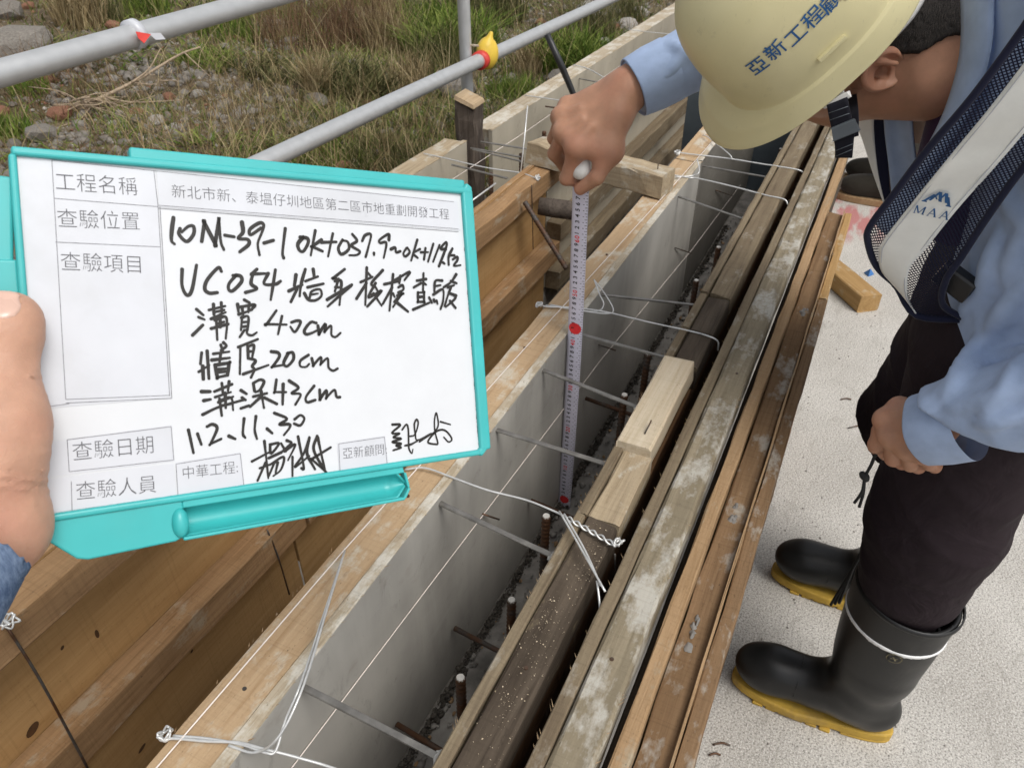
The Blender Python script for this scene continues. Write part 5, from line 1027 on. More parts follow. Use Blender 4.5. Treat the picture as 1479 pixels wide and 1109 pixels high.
# left (near) hand, a loose fist holding a cord
def hand_near():
    f = Field((.86, -.24, .70), (1.02, -.05, .90), .0019)
    W = at(1350, 610, X=.935); f.add(f.cone(at(1400, 580, X=.915), W, .030, .027))
    K = [at(1276, 600, X=.965), at(1285, 628, X=.945), at(1310, 650, X=.933), at(1336, 662, X=.925)]
    K = [at(1283, 606, X=.955), at(1290, 630, X=.938), at(1312, 646, X=.930), at(1338, 656, X=.926)]
    for k, (q, r_) in enumerate(zip(K, (.0165, .0165, .0155, .0135))): f.add(f.cone(W+np.array([0, 0, -.004*k]), q, .021, r_), .014)
    for a, b in zip(K, K[1:]): f.add(f.cone(a, b, .0118, .0112), .008)
    for q, r_ in zip(K, (.0165, .0168, .0158, .0138)): f.add(f.ell(q+np.array([-.003, .004, 0]), (r_, r_, r_)), .005)
    def finger(pts, rs):
        d = None
        for a, b, ra, rb in zip(pts, pts[1:], rs, rs[1:]):
            c = f.cone(a, b, ra, rb); d = c if d is None else f.smin(d, c, .004)
        f.add(d, .004)
    finger([K[0], at(1266, 642, X=.955), at(1280, 655, X=.978), at(1300, 640, X=.985)], [.0135, .0112, .0098, .0085])
    finger([K[1], at(1290, 662, X=.945), at(1303, 668, X=.970), at(1318, 650, X=.98)], [.0130, .0110, .0098, .0085])
    finger([K[2], at(1315, 670, X=.937), at(1326, 674, X=.962), at(1338, 655, X=.972)], [.0122, .0105, .0094, .0082])
    finger([K[3], at(1343, 670, X=.932), at(1350, 674, X=.955), at(1358, 658, X=.965)], [.0105, .0092, .0084, .0074])
    T0, T1, T2 = at(1300, 590, X=.972), at(1272, 622, X=.985), at(1263, 646, X=.975)
    f.add(f.cone(W, T0, .022, .016), .014); f.add(f.cone(T0, T1, .0145, .0115), .008); f.add(f.cone(T1, T2, .0115, .0095), .004)
    return f.geo()
body.append(hand_near())
f = Field((.80, -.42, .88), (1.46, .20, 1.36), .009); f.add(f.cone((1.16, -.26, .98), (1.14, -.22, 1.24), .07, .07)); f.add(f.cone((.985, -.205, 1.245), (1.31, -.185, 1.25), .04), .02); f.add(f.cone((.985, -.205, 1.245), (.872, -.345, 1.0), .04, .036), .02); f.add(f.cone((.872, -.345, 1.0), at(1400, 580, X=.915), .036, .028), .02); f.add(f.cone((1.31, -.18, 1.25), (1.37, .08, 1.275), .04, .034), .02); f.add(f.cone((1.37, .08, 1.275), at(990, 62, X=1.22), .034, .024), .02); body.append(f.geo())
V, F = geo_join(body); link('body', mesh_np('body', relax_np(V, F, 2), F, True), SKIN, HM)
# hair: cropped, below the helmet at the back
f = headf; f.d = f.d-.0048+.0008*np.sin(f.x*700+3*np.sin(f.z*300))*np.sin(f.y*600)
_p1, _p2 = at(1240, 104, d=1.0)-CAM, at(1375, 56, d=1.0)-CAM; _n = np.cross(_p1, _p2); _n /= np.linalg.norm(_n); _n = _n if (at(1310, 10, d=1.0)-CAM) @ _n < 0 else -_n
f.cut(f.plane(CAM, _n)+.0016*np.sin(f.y*900+4*np.sin(f.x*210)+f.z*300)+.0030*np.sin(f.y*130+1), .003); f.cut(f.plane(hp(.05, 0, 0), HF), .003); f.cut(-(f.y+.075), .004)
f.obj('hair', HAIR, HM, 1)

def wrinkle(f, terms):
    """fold ridges: sharp-topped bands of varying height that wander over the cloth"""
    s = 0
    for (kx, ky, kz, a, wx, ws) in terms:
        ph = f.x*kx+f.y*ky+f.z*kz+ws*np.sin(f.y*wx+f.z*wx*.7+f.x*wx*.5)+.9*np.sin(f.z*wx*1.7-f.y*wx*.9+1.3)
        amp = .35+.65*np.clip(.5+.8*np.sin(f.x*wx*.8-f.z*wx*.6+f.y*wx*.4+2.1), 0, 1); rdg = 1-np.abs(np.sin(ph*.5)); s = s-a*amp*(rdg**2.2-.25)
    return s
# shirt
f = Field((.72, -.52, .82), (1.52, .40, 1.45), .005)
f.add(f.cone((1.07, -.27, .92), (1.06, -.245, 1.18), .135, .125)); f.add(f.cone((1.25, -.27, .92), (1.23, -.235, 1.18), .135, .125), .08)
f.add(f.cone((1.0, -.20, 1.255), (1.31, -.185, 1.265), .085), .07); f.add(f.cone((1.14, -.23, 1.25), (1.135, -.155, 1.27), .10, .085), .05)
SH, EL, WR = np.array([.985, -.205, 1.245]), np.array([.872, -.345, 1.0]), at(1352, 606, X=.925)
f.add(f.cone(SH, EL, .080, .070), .04); f.add(f.cone(EL, WR, .070, .046), .02)
f.add(f.cone((1.31, -.18, 1.26), (1.37, .08, 1.275), .078, .066), .04); CF = at(922, 124, X=1.16); f.add(f.cone((1.37, .08, 1.275), CF, .066, .043), .02)
n_ = wrinkle(f, [(50, 30, -55, .0060, 7, 2.6), (-70, 65, 40, .0035, 9, 2.4)])
f.d = f.d+n_*np.clip((1.32-f.z)/.12, .4, 1)
FOLDS = [([(1500, 500), (1440, 520), (1390, 545), (1350, 572)], .011, .004), ([(1500, 552), (1440, 575), (1400, 588), (1370, 590)], .010, .003), ([(1478, 450), (1425, 490), (1375, 535)], .010, .004), ([(1490, 400), (1452, 452), (1430, 480)], .012, .004),
         ([(1475, 345), (1440, 395), (1405, 435), (1390, 455)], .010, .004), ([(1445, 330), (1428, 390), (1420, 430)], .009, .004), ([(1500, 300), (1468, 370), (1455, 410)], .010, .004), ([(1418, 520), (1380, 555), (1362, 580)], .007, .003), ([(1500, 590), (1440, 610), (1410, 612)], .008, .003), ([(1470, 520), (1455, 560), (1420, 600)], .008, .002),
         ([(905, 105), (945, 72), (985, 30)], .007, .004), ([(935, 130), (975, 95), (1005, 50)], .007, .003), ([(950, 60), (985, 70), (1012, 95)], .006, .003), ([(1450, 250), (1470, 300), (1490, 330)], .010, .004)]
for pts_, ra_, rb_ in FOLDS:                       # single folds of the loose cotton
    Q = [f.surf(*q_) for q_ in pts_]; Q = [q_ for q_ in Q if q_ is not None]
    if len(Q) < 2: continue
    Q = smooth_path(Q, 4); nq = len(Q)
    for j in range(nq-1):
        w0, w1 = [ra_*math.sin(math.pi*(.12+.80*t_/(nq-1)))+rb_*.3 for t_ in (j, j+1)]
        f.add(f.cone(Q[j]+FW*.003, Q[j+1]+FW*.003, w0, w1), .0055)
f.cut(f.plane((0, 0, .868), (0, .05, -1)), .004)
_c = (WR-EL)/np.linalg.norm(WR-EL); d_ = np.where((f.x < .98) & (f.z < .93), f.plane(WR+_c*.004, _c), -1); f.cut(d_, .003)
_c = (CF-np.array([1.37, .08, 1.275])); _c /= np.linalg.norm(_c); d_ = np.where(f.y > .2, f.plane(CF+_c*.006, _c), -1); f.cut(d_, .003)
shirt = f.obj('shirt', SHIRT, HM, 1)
def cuff(name, c, d, r0, r1, L_):
    d = np.array(d)/np.linalg.norm(d); x, y, z, _ = frame(c, np.array(c)+d); V = []; F = []; n = 40; prof = [(0, r0-.010), (0, r0), (L_*.5, (r0+r1)/2+.001), (L_, r1), (L_, r1-.003), (0, r0-.012)]
    prof = [(-L_, r0), (-L_*.5, (r0+r1)/2+.0015), (-.002, r1), (0, r1-.001), (-.001, r1-.003), (-L_*.6, r1-.004)]
    for i, (u, r_) in enumerate(prof):
        for k in range(n): a = 2*math.pi*k/n; q = r_*(1+.035*math.sin(3*a+1)+.02*math.sin(5*a)); V.append(np.array(c)+d*u+q*(math.cos(a)*y+math.sin(a)*z))
    for i in range(len(prof)-1):
        for k in range(n): F.append((i*n+k, i*n+(k+1) % n, (i+1)*n+(k+1) % n, (i+1)*n+k))
    return link(name, mesh(name, V, F, True), SHIRT, shirt)
cuff('cuff', at(1330, 622, X=.934), WR-EL, .049, .047, .060); cuff('cuff', at(915, 128, X=1.155), CF-np.array([1.37, .08, 1.275]), .0475, .0445, .062)
def sheet(name, rows, mat, parent, nu=6, nv=4, th=.003, bulge=.0, rip=0.0, seed=0):
    """rows of points (left..right); cloth sheet with thickness; UV in metres"""
    R_ = [[np.array(q, float) for q in r] for r in rows]; cols = len(R_[0]); paths = [smooth_path([r[c] for r in R_], nv) for c in range(cols)]; nr = len(paths[0]); V = []; UV = []
    acc = 0; rr_ = np.random.default_rng(seed); p0 = rr_.uniform(0, 6, 3)
    for i in range(nr):
        P = [pth[i] for pth in paths]
        if i: acc += np.linalg.norm(paths[0][i]-paths[0][i-1])
        u = 0
        for c in range(cols-1):
            for k in range(nu if c < cols-2 else nu+1):
                t_ = k/nu; q = P[c]*(1-t_)+P[c+1]*t_; g_ = (c+t_)/(cols-1)
                q = q+np.array([-1., .15, .1])*(bulge*math.sin(math.pi*g_)+rip*math.sin(acc*55+p0[0]+3*g_)*math.cos(acc*23+p0[1]))
                V.append(q); UV.append((u+t_*np.linalg.norm(P[c+1]-P[c]), acc))
            u += np.linalg.norm(P[c+1]-P[c])
    m = (cols-1)*nu+1; F = [(i*m+k, i*m+k+1, (i+1)*m+k+1, (i+1)*m+k) for i in range(nr-1) for k in range(m-1)]
    me = mesh(name, V, F, True); uvl = me.uv_layers.new(name='UVMap')
    for lp in me.loops: uvl.data[lp.index].uv = UV[lp.vertex_index]
    o = link(name, me, mat, parent)
    if th: md = o.modifiers.new('s', 'SOLIDIFY'); md.thickness = th; md.offset = 0
    return o
# collar and hanging shirt fronts
q = lambda x, y, X: at(x, y, X=X)
sheet('collar', [[q(1385, -60, 1.05), q(1440, -60, .99)], [q(1390, 0, 1.04), q(1436, 0, .99)], [q(1388, 80, 1.03), q(1432, 70, .985)], [q(1366, 160, 1.02), q(1412, 140, .99)], [q(1334, 225, 1.02), q(1372, 205, 1.0)], [q(1312, 262, 1.02), q(1330, 258, 1.01)]], SHIRT, shirt, th=.004, bulge=.012)
sheet('shirt_front', [[q(1432, -40, 1.0), q(1500, -20, .97)], [q(1430, 80, 1.0), q(1500, 40, .97)], [q(1400, 160, 1.02), q(1470, 130, .985)], [q(1345, 240, 1.02), q(1400, 230, 1.0)], [q(1290, 285, 1.03), q(1345, 300, 1.01)], [q(1264, 322, 1.035), q(1290, 345, 1.02)]], SHIRT, shirt, th=.003, bulge=.006)
sheet('far_shirt_front', [[q(1275, 130, 1.14), q(1315, 130, 1.13)], [q(1278, 190, 1.15), q(1318, 190, 1.14)], [q(1284, 240, 1.16), q(1325, 245, 1.15)], [q(1290, 300, 1.17), q(1335, 300, 1.16)]], SHIRT, shirt, th=.003, bulge=-.01)
f = Field((1.0, -.22, 1.0), (1.26, .02, 1.30), .006); f.add(f.cone((1.15, -.14, 1.05), (1.135, -.105, 1.235), .085, .06)); f.obj('undershirt', TEE, HM, 1)
# vest
VE = thing('vest', 'navy mesh safety vest with white reflective band worn by the leaning worker', 'vest', (1.0, -.05, .95))
rows = [([(1545, -60), (1585, -50), (1650, -30), (1690, 0)], .875), ([(1479, 40), (1508, 52), (1570, 75), (1610, 95)], .885), ([(1405, 140), (1436, 147), (1497, 170), (1535, 180)], .900), ([(1340, 216), (1372, 225), (1435, 243), (1472, 250)], .920), ([(1290, 282), (1318, 292), (1380, 305), (1425, 315)], .940), ([(1256, 328), (1277, 345), (1338, 358), (1388, 372)], .955), ([(1254, 352), (1269, 365), (1314, 388), (1366, 405)], .966), ([(1266, 385), (1275, 392), (1311, 428), (1362, 440)], .985), ([(1292, 410), (1298, 417), (1325, 456), (1395, 462)], 1.005)]
RW = [[at(*pt, X=x_+.004*(1-k/1.5)*0) for k, pt in enumerate(pts)] for pts, x_ in rows]
RW = [[np.array(q_) for q_ in ((1.05, -.25, 1.345), (1.02, -.26, 1.35), (.965, -.27, 1.345), (.93, -.275, 1.325))], [np.array(q_) for q_ in ((1.035, -.16, 1.345), (1.0, -.17, 1.352), (.95, -.185, 1.35), (.915, -.195, 1.335))]]+RW; RO = 2
sheet('mesh_panel', [[r[0], r[1]] for r in RW], MESHC, VE, th=0, nv=5, rip=.001); sheet('reflective_band', [[r[1]+np.array([-.001, 0, 0]), r[2]+np.array([-.001, 0, 0])] for r in RW], REFL, VE, th=.0016, nv=5, nu=8, rip=.0022, seed=2); sheet('mesh_panel', [[r[2], r[3]] for r in RW], MESHC, VE, th=0, nv=5, rip=.001)
for c in (0, 3): tube('binding', smooth_path([r[c] for r in RW], 5), .0042, NAVY, VE, 8)
tube('binding', smooth_path([RW[-1][k] for k in range(4)], 4), .0048, NAVY, VE, 8)
for c, dx in ((1, .004), (2, -.004)):
    pp = smooth_path([r[c]+(r[2]-r[1])/np.linalg.norm(r[2]-r[1])*dx*1.0 for r in RW], 5); tube('seam', [v+np.array([-.0022, 0, 0]) for v in pp], .0006, PAPER, VE, 5)
far = [([(1222, 150), (1262, 150), (1284, 150)], 1.20), ([(1243, 195), (1263, 198), (1282, 200)], 1.205), ([(1260, 248), (1269, 252), (1284, 255)], 1.21), ([(1277, 296), (1280, 300), (1288, 302)], 1.215)]
FR = [[at(*pt, X=x_) for pt in pts] for pts, x_ in far]
sheet('reflective_band', [[r[0], r[1]] for r in FR], REFL, VE, th=.002, nv=5); sheet('mesh_panel', [[r[1], r[2]] for r in FR], NAVY, VE, th=.002, nv=5)
# back of the vest over the shirt
f = Field((.80, -.56, .86), (1.50, -.08, 1.46), .008)
f.add(f.cone((1.07, -.275, .92), (1.06, -.25, 1.18), .146, .138)); f.add(f.cone((1.25, -.275, .92), (1.23, -.24, 1.18), .146, .138), .08); f.add(f.cone((1.0, -.21, 1.262), (1.29, -.20, 1.272), .094), .07)
f.cut(f.plane((0, -.255, 1.1), (0, 1, .22)), .01); f.cut(f.plane((0, 0, .93), (0, 0, -1)), .01); f.cut(f.plane((.955, 0, 0), (-1, 0, 0)), .01); f.cut(f.plane((1.335, 0, 0), (1, 0, 0)), .01); f.obj('back_panel', NAVY, VE, 1)
# pocket with a black handset
t = bevel(lumber('handset', at(1358, 388, X=1.0), at(1404, 424, X=.985), .022, .030, BLACKP, None, ch=.003), .001); tag(t, 'black handset tucked in the vest pocket', 'handset')
# logo on the band
def on_band(u, v):            # u 0..1 across, v row position
    i = min(int(v), len(RW)-2); t_ = v-i; a = RW[i][1]*(1-t_)+RW[i+1][1]*t_; b = RW[i][2]*(1-t_)+RW[i+1][2]*t_; return a*(1-u)+b*u+np.array([-.0045, -.0006, .0006])
O = on_band(.5, RO+4.02); ex = on_band(.9, RO+4.02)-on_band(.1, RO+4.02); ex /= np.linalg.norm(ex); ey = on_band(.5, RO+3.6)-on_band(.5, RO+4.4); ey -= ex*(ex @ ey); ey /= np.linalg.norm(ey)
lt = []
def bar2(p0_, p1_, wd, sink=0.0):
    p0_, p1_ = np.array(p0_), np.array(p1_); d = (p1_-p0_)/np.linalg.norm(p1_-p0_); nn = np.array([-d[1], d[0]])*wd/2; lt.append(([p0_-nn, p1_-nn, p1_+nn, p0_+nn], [(0, 1, 2, 3)]))
for x0, g_ in ((-.0185, 'M'), (-.0042, 'A'), (.0085, 'A')):
    if g_ == 'M':
        for a_1, b_1, w_1 in (((.0012, 0), (.0012, .011), .0009), ((.0012, .011), (.0055, .001), .0016), ((.0055, .001), (.0100, .011), .0009), ((.0100, .011), (.0100, 0), .0017), ((0, .0003), (.0026, .0003), .0006), ((.0084, .0003), (.0116, .0003), .0006)): bar2((x0+a_1[0], a_1[1]), (x0+b_1[0], b_1[1]), w_1)
    else:
        for a_1, b_1, w_1 in (((.0008, 0), (.0048, .0115), .0009), ((.0046, .0115), (.0088, 0), .0017), ((.0024, .0038), (.0070, .0038), .0007), ((-.0004, .0003), (.0022, .0003), .0006), ((.0072, .0003), (.0102, .0003), .0006)): bar2((x0+a_1[0], a_1[1]), (x0+b_1[0], b_1[1]), w_1)
V, F = merge(lt); link('lettering', mesh('lettering', [O+ex*v[0]+ey*(v[1]-.0115)+np.array([-.00003*(i//4), 0, 0]) for i, v in enumerate(V)], F), HELMT, VE)
lg = []
def stroke(x0, y0, x1, y1, wd): lg.append(([(x0-wd, y0), (x0+wd, y0), (x1+wd, y1), (x1-wd, y1)], [(0, 1, 2, 3)]))
for st_ in ((-.0125, .001, -.0045, .012, .0016), (-.0045, .012, -.001, .006, .0009), (-.0075, .003, -.0005, .0165, .0013), (-.0005, .0165, .0030, .004, .0017), (.0010, .006, .0055, .0165, .0011), (.0055, .0165, .0095, .004, .0017), (.0085, .012, .0130, .001, .0016), (-.0150, .0005, -.0095, .0005, .0008), (.0100, .0005, .0155, .0005, .0008)):
    if st_[1] == st_[3]: lg.append(([(st_[0], 0), (st_[2], 0), (st_[2], .0016), (st_[0], .0016)], [(0, 1, 2, 3)]))
    else: stroke(*st_)
V, F = merge(lg); link('emblem', mesh('emblem', [O+ex*v[0]+ey*(v[1]+.006)+np.array([-.00004*(i//4), 0, 0]) for i, v in enumerate(V)], F), HELMT, VE)

# trousers
f = Field((.88, -.50, .26), (1.50, -.02, 1.0), .005)
f.add(f.cone((1.09, -.255, .90), (1.24, -.255, .90), .135, .135)); f.add(f.cone((1.09, -.235, .86), (1.062, -.235, .56), .116, .096), .04); f.add(f.cone((1.062, -.235, .56), (1.054, -.236, .44), .096, .084), .03)
f.add(f.cone((1.25, -.235, .86), (1.335, -.20, .56), .113, .094), .04); f.add(f.cone((1.335, -.20, .56), (1.374, -.25, .44), .094, .084), .03)
f.d = f.d+wrinkle(f, [(22, 30, -62, .0080, 7, 2.4), (-40, 60, 70, .0040, 9, 2.2)])
f.add(f.cone((1.054, -.240, .46), (1.055, -.240, .30), .074, .056), .02); f.add(f.cone((1.374, -.262, .46), (1.375, -.262, .30), .074, .056), .02)
f.obj('trousers', TROU, HM, 1)
def _surf_x(self, cx_, yy, ang):          # outline point of the upper in the plane y = yy
    for r_ in np.arange(.10, .01, -.0015):
        P = np.array([cx_+r_*math.cos(ang), yy, .055+r_*math.sin(ang)]); i = np.round((P-self.lo)/self.h).astype(int)
        if (i >= 0).all() and (i < self.d0.shape).all() and self.d0[tuple(i)] < 0: return P
    return None
Field.surf_x = _surf_x
# boots
def boot(bx_, ytoe, lean, name='boot'):
    t = bpy.data.objects.new(name, None); COL.objects.link(t); t.parent = HM; t.matrix_parent_inverse = world_of(HM).inverted(); t.location = (bx_, ytoe-.2, 0)
    y0 = ytoe; a = y0-.225          # ankle
    f = Field((bx_-.11, y0-.37, .0), (bx_+.11, y0+.03, .48), .0034)
    f.add(f.ell((bx_, y0-.060, .072), (.050, .066, .050))); f.add(f.ell((bx_, y0-.15, .078), (.046, .10, .052)), .03); f.add(f.ell((bx_, y0-.245, .075), (.042, .062, .062)), .03); f.add(f.cone((bx_, y0-.205, .11), (bx_, y0-.235, .18), .050, .055), .035)
    f.add(f.ell((bx_, a, .30), (.066, .074, .24)), .03); f.add(f.cone((bx_, a-.005, .22), (bx_, a-.006, .43), .064, .089), .03)
    f.cut(f.plane((0, a, .402), (0, -.10, 1)), .004); f.sub(f.cone((bx_, a-.005, .34), (bx_, a-.006, .50), .070, .090), .003); f.cut(f.plane((0, 0, .020), (0, 0, -1)), .006)
    f.d = f.d+.0016*np.sin(f.z*95+1.5*np.sin(f.y*40))*np.clip((.20-f.z)/.1, 0, 1)*np.clip((f.z-.08)/.05, 0, 1)
    f.obj('rubber_upper', RUBBER, t, 1); fb = f; fb.d0 = f.d.copy(); bt_field.append(fb)
    zb_ = f.z-(.332+.06*(f.y-a)); f.d = np.maximum(f.d-.0022, np.abs(zb_)-.0046); f.obj('white_band', BANDW, t, 1)
    # sole with heel and cleats
    out = []; n = 44
    for i in range(n):
        s_ = 2*math.pi*i/n; yy = y0-.152+.156*math.cos(s_); wd = .054 if yy > y0-.13 else .044; k = (yy-(y0-.19))/.06; k = min(1, max(0, k)); wd = .038+(.0495-.038)*k; out.append((bx_+wd*math.copysign(abs(math.sin(s_))**.75, math.sin(s_)), yy))
    out = ccw(out); V, F = prism(out, .006, .027); bevel(link('sole', mesh('sole', V, F), SOLE, t), .004)
    V, F = prism(ccw([(x_, y_) for x_, y_ in out if y_ < y0-.20]), .0, .0065); bevel(link('heel', mesh('heel', V, F), SOLE, t), .002)
    for j in range(7):
        ya = y0-.188+.026*j; wd = .050 if j < 6 else .034; V, F = box_geo((bx_, ya, .0035), (wd*2-.012, .021, .0068)); bevel(link('cleat', mesh('cleat', V, F), SOLE, t), .002)
    # white band and rim
    def ring(zc, r0, wd_, hgt, m, nm, tilt=-.0):
        V = []; F = []; n = 44
        for i in range(n):
            aa = 2*math.pi*i/n
            for dr, dz in ((0, -hgt), (wd_, -hgt*.6), (wd_, hgt*.6), (0, hgt)):
                V.append((bx_+(r0+dr)*math.cos(aa)*.985, a-.007+(r0+dr)*math.sin(aa), zc+dz+tilt*math.sin(aa)))
        for i in range(n):
            for k in range(3): F.append((i*4+k, ((i+1) % n)*4+k, ((i+1) % n)*4+k+1, i*4+k+1))
        link(nm, mesh(nm, V, F, True), m, t)
    for yy_ in (y0-.115,):
        sp = [f2 for f2 in (fb.surf_x(bx_, yy_, a_) for a_ in np.linspace(-.2, math.pi+.2, 26)) if f2 is not None]
        if len(sp) > 4: tube('toe_seam', sp, .0012, RUBBER, t, 6)
    ring(.398, .0850, .0030, .005, RUBBER, 'rim', .0078)
    return t
bt_field = []
bt = boot(1.055, -.012, 0)
A = at(1292, 943, X=.985); V = []; F = []; n = 24
for i in range(n):
    a = 2*math.pi*i/n
    for r_ in (.0130, .0108): V.append((.9895-.0005*0, A[1]+r_*math.cos(a), A[2]+r_*math.sin(a)))
for i in range(n): F.append((2*i, 2*((i+1) % n), 2*((i+1) % n)+1, 2*i+1))
EMB = plain('faded_boot_emblem', (.10, .085, .045), .5, .2, 200)
b0 = len(V); V += [(.9893, A[1]+x_, A[2]+z_) for x_, z_ in ((-.005, -.004), (-.002, -.004), (.004, .005), (.001, .005), (-.006, .001), (.006, .001), (.006, -.001), (-.006, -.001))]; F += [(b0, b0+1, b0+2, b0+3), (b0+4, b0+5, b0+6, b0+7)]
def wrap_x(V):           # lay the emblem on the outside of the shaft
    fb = bt_field[0]; out = []
    for v in V:
        xx = .96
        while xx < 1.05:
            i = np.round((np.array([xx, v[1], v[2]])-fb.lo)/fb.h).astype(int)
            if (i >= 0).all() and (i < fb.d0.shape).all():
                dd_ = fb.d0[tuple(i)]
                if dd_ < .0008: break
                xx += max(.0004, dd_*.5)
            else: xx += .002
        out.append((xx-.0030, v[1], v[2]))
    return out
link('emblem', mesh('emblem', wrap_x(V), F), EMB, bt)
boot(1.375, -.035, 0)
# cords at the waist
t = thing('drawcord', 'black knotted cord hanging from the lowered fist', 'cord', tuple(at(1240, 728, X=.95)))
A = at(1266, 655, X=.955); Bk = at(1249, 688, X=.952); tube('cord', smooth_path([at(1285, 640, X=.96), A, at(1258, 672, X=.953), Bk], 5), .0024, CORD, t, 8)
f = Field(Bk-.012, Bk+.012, .0012); f.add(f.ell(Bk, (.0055, .0065, .006))); f.add(f.cone(Bk-np.array([0, .003, .004]), Bk+np.array([0, .004, .003]), .0045), .002); f.obj('knot', CORD, t)
tube('tail', smooth_path([Bk, at(1245, 710, X=.95), at(1234, 726, X=.95)], 5), .0022, CORD, t, 8); tube('tail', smooth_path([Bk, at(1247, 712, X=.955), at(1241, 732, X=.955)], 5), .0022, CORD, t, 8)
t = thing('tasselled_cord', 'black tasselled cord hanging beside the boot tops', 'cord', tuple(at(1208, 870, X=1.2)))
for dx in (0, 6, 12): tube('strand', smooth_path([at(1248, 790, X=1.18), at(1232, 820, X=1.19), at(1200+dx, 873-dx*.2, X=1.2)], 5), .003, CORD, t, 7)

# ================================================================== HELMET
STRAP = cloth('black_strap_webbing', (.010, .010, .016), 900, .8)
HE = thing('hard_hat', 'pale yellow hard hat with blue lettering on the leaning worker', 'helmet', tuple(HC))
OC = (.008, 0, .052)                  # rim centre in head frame
hh = lambda f_, s_, u_: hp(OC[0]+f_, OC[1]+s_, OC[2]+u_)
prof = [(1.12, -.014), (1.105, -.010), (1.058, .005), (1.036, .0125), (1.003, .0150), (.997, .021), (.99, .034), (.975, .055), (.945, .080), (.885, .105), (.79, .126), (.64, .143), (.44, .154), (.22, .159), (.03, .160)]
a_, b_ = .1248, .1045; n = 96
def shell_pt(i, th):
    k, u_ = prof[i]; c, s_ = math.cos(th), math.sin(th); e = 2.35; rad_ = (abs(c)**e+abs(s_)**e)**(-1/e)
    f_, sd = a_*k*c*rad_, b_*k*s_*rad_
    if i < 4 and c > 0:                # the peak
        wgt = max(0, c)**1.1*(1, .97, .60, .12)[i]; f_ += .040*wgt; u_ -= .006*wgt
    if i > 6:
        ridge = math.exp(-(sd/.022)**2)*.005*min(1, (i-6)/4); u_ += ridge
    return hh(f_, sd, u_)
V = []; F = []; n = 128; sub_ = 5; m = 0
base = [np.array([shell_pt(i, 2*math.pi*k/n) for k in range(n)]) for i in range(len(prof))]
rowsH = []
for i in range(len(base)-1):
    for j in range(sub_):
        t_ = j/sub_
        if i < 4: rowsH.append(base[i]*(1-t_)+base[i+1]*t_)
        else:
            p0, p1, p2, p3 = base[max(i-1, 4)], base[i], base[i+1], base[min(i+2, len(base)-1)]
            rowsH.append(.5*((2*p1)+(p2-p0)*t_+(2*p0-5*p1+4*p2-p3)*t_*t_+(3*p1-p0-3*p2+p3)*t_**3))
rowsH.append(base[-1]); m = len(rowsH)
for r_ in rowsH: V += list(r_)
for i in range(m-1):
    for k in range(n): F.append((i*n+k, i*n+(k+1) % n, (i+1)*n+(k+1) % n, (i+1)*n+k))
F.append(tuple((m-1)*n+k for k in range(n)))
me = mesh('shell', V, F, True); shell = link('shell', me, HELM, HE); md = shell.modifiers.new('s', 'SOLIDIFY'); md.thickness = .0028; md.offset = -1
BV = BVHTree.FromPolygons([Vector(v) for v in V], F)
def fine_text(ch, off, size):
    V0, F0_ = text_geo(ch, 1.0, off); bm = bmesh.new(); vs = [bm.verts.new(v) for v in V0]
    for q in F0_:
        try: bm.faces.new([vs[i] for i in q])
        except ValueError: pass
    bmesh.ops.triangulate(bm, faces=bm.faces[:])
    for _ in range(3):
        es = [e for e in bm.edges if e.calc_length() > .11]
        if es: bmesh.ops.subdivide_edges(bm, edges=es, cuts=1); bmesh.ops.triangulate(bm, faces=bm.faces[:])
    bm.verts.index_update(); V_ = np.array([v.co for v in bm.verts])*size; F_ = [tuple(v.index for v in q.verts) for q in bm.faces]; bm.free(); return V_, F_
BVc = lambda px, py: BV.ray_cast(Vector(CAM), Vector(at(px, py, d=1.0)-CAM))
for ch, px, py in (('亞', 1094, 95), ('新', 1119, 72), ('工', 1149, 51), ('程', 1174, 25), ('顧', 1199, 2), ('問', 1224, -20)):
    h_ = BVc(px, py)
    if h_[0] is None: continue
    P0 = np.array(h_[0]); N0 = np.array(h_[1]); N0 = N0 if N0 @ (CAM-P0) > 0 else -N0
    ex_ = -HF-N0*(-HF @ N0); ex_ /= np.linalg.norm(ex_); ey_ = np.cross(N0, ex_); ey_ = ey_ if ey_ @ HU > 0 else -ey_
    V0, F0_ = fine_text(ch, .008, .0232); V0 -= (V0.min(0)+V0.max(0))/2; W_ = []
    for v in V0:
        Q = P0+ex_*v[0]+ey_*v[1]; r_ = BV.ray_cast(Vector(Q+N0*.03), Vector(-N0)); W_.append(np.array(r_[0])+N0*.0011 if r_[0] is not None else Q)
    link('lettering', mesh('lettering', W_, F0_), HELMT, HE)
# slot ledge on the side
V = []; F = []
for i in range(9):
    px, py = 1181+(1219-1181)*i/8, 85+(50-85)*i/8; h_ = BVc(px, py); P0 = np.array(h_[0]); N0 = np.array(h_[1]); N0 = N0 if N0 @ (CAM-P0) > 0 else -N0
    uu = HU-N0*(HU @ N0); uu /= np.linalg.norm(uu)
    V += [P0-N0*.001+uu*.001, P0+N0*.0045+uu*.001, P0+N0*.0050-uu*.003, P0-N0*.001-uu*.009]
for i in range(8):
    for k in range(3): F.append((i*4+k, (i+1)*4+k, (i+1)*4+k+1, i*4+k+1))
F += [(0, 1, 2, 3), (35, 34, 33, 32)]; link('slot_ledge', mesh('slot_ledge', V, F), HELM, HE)
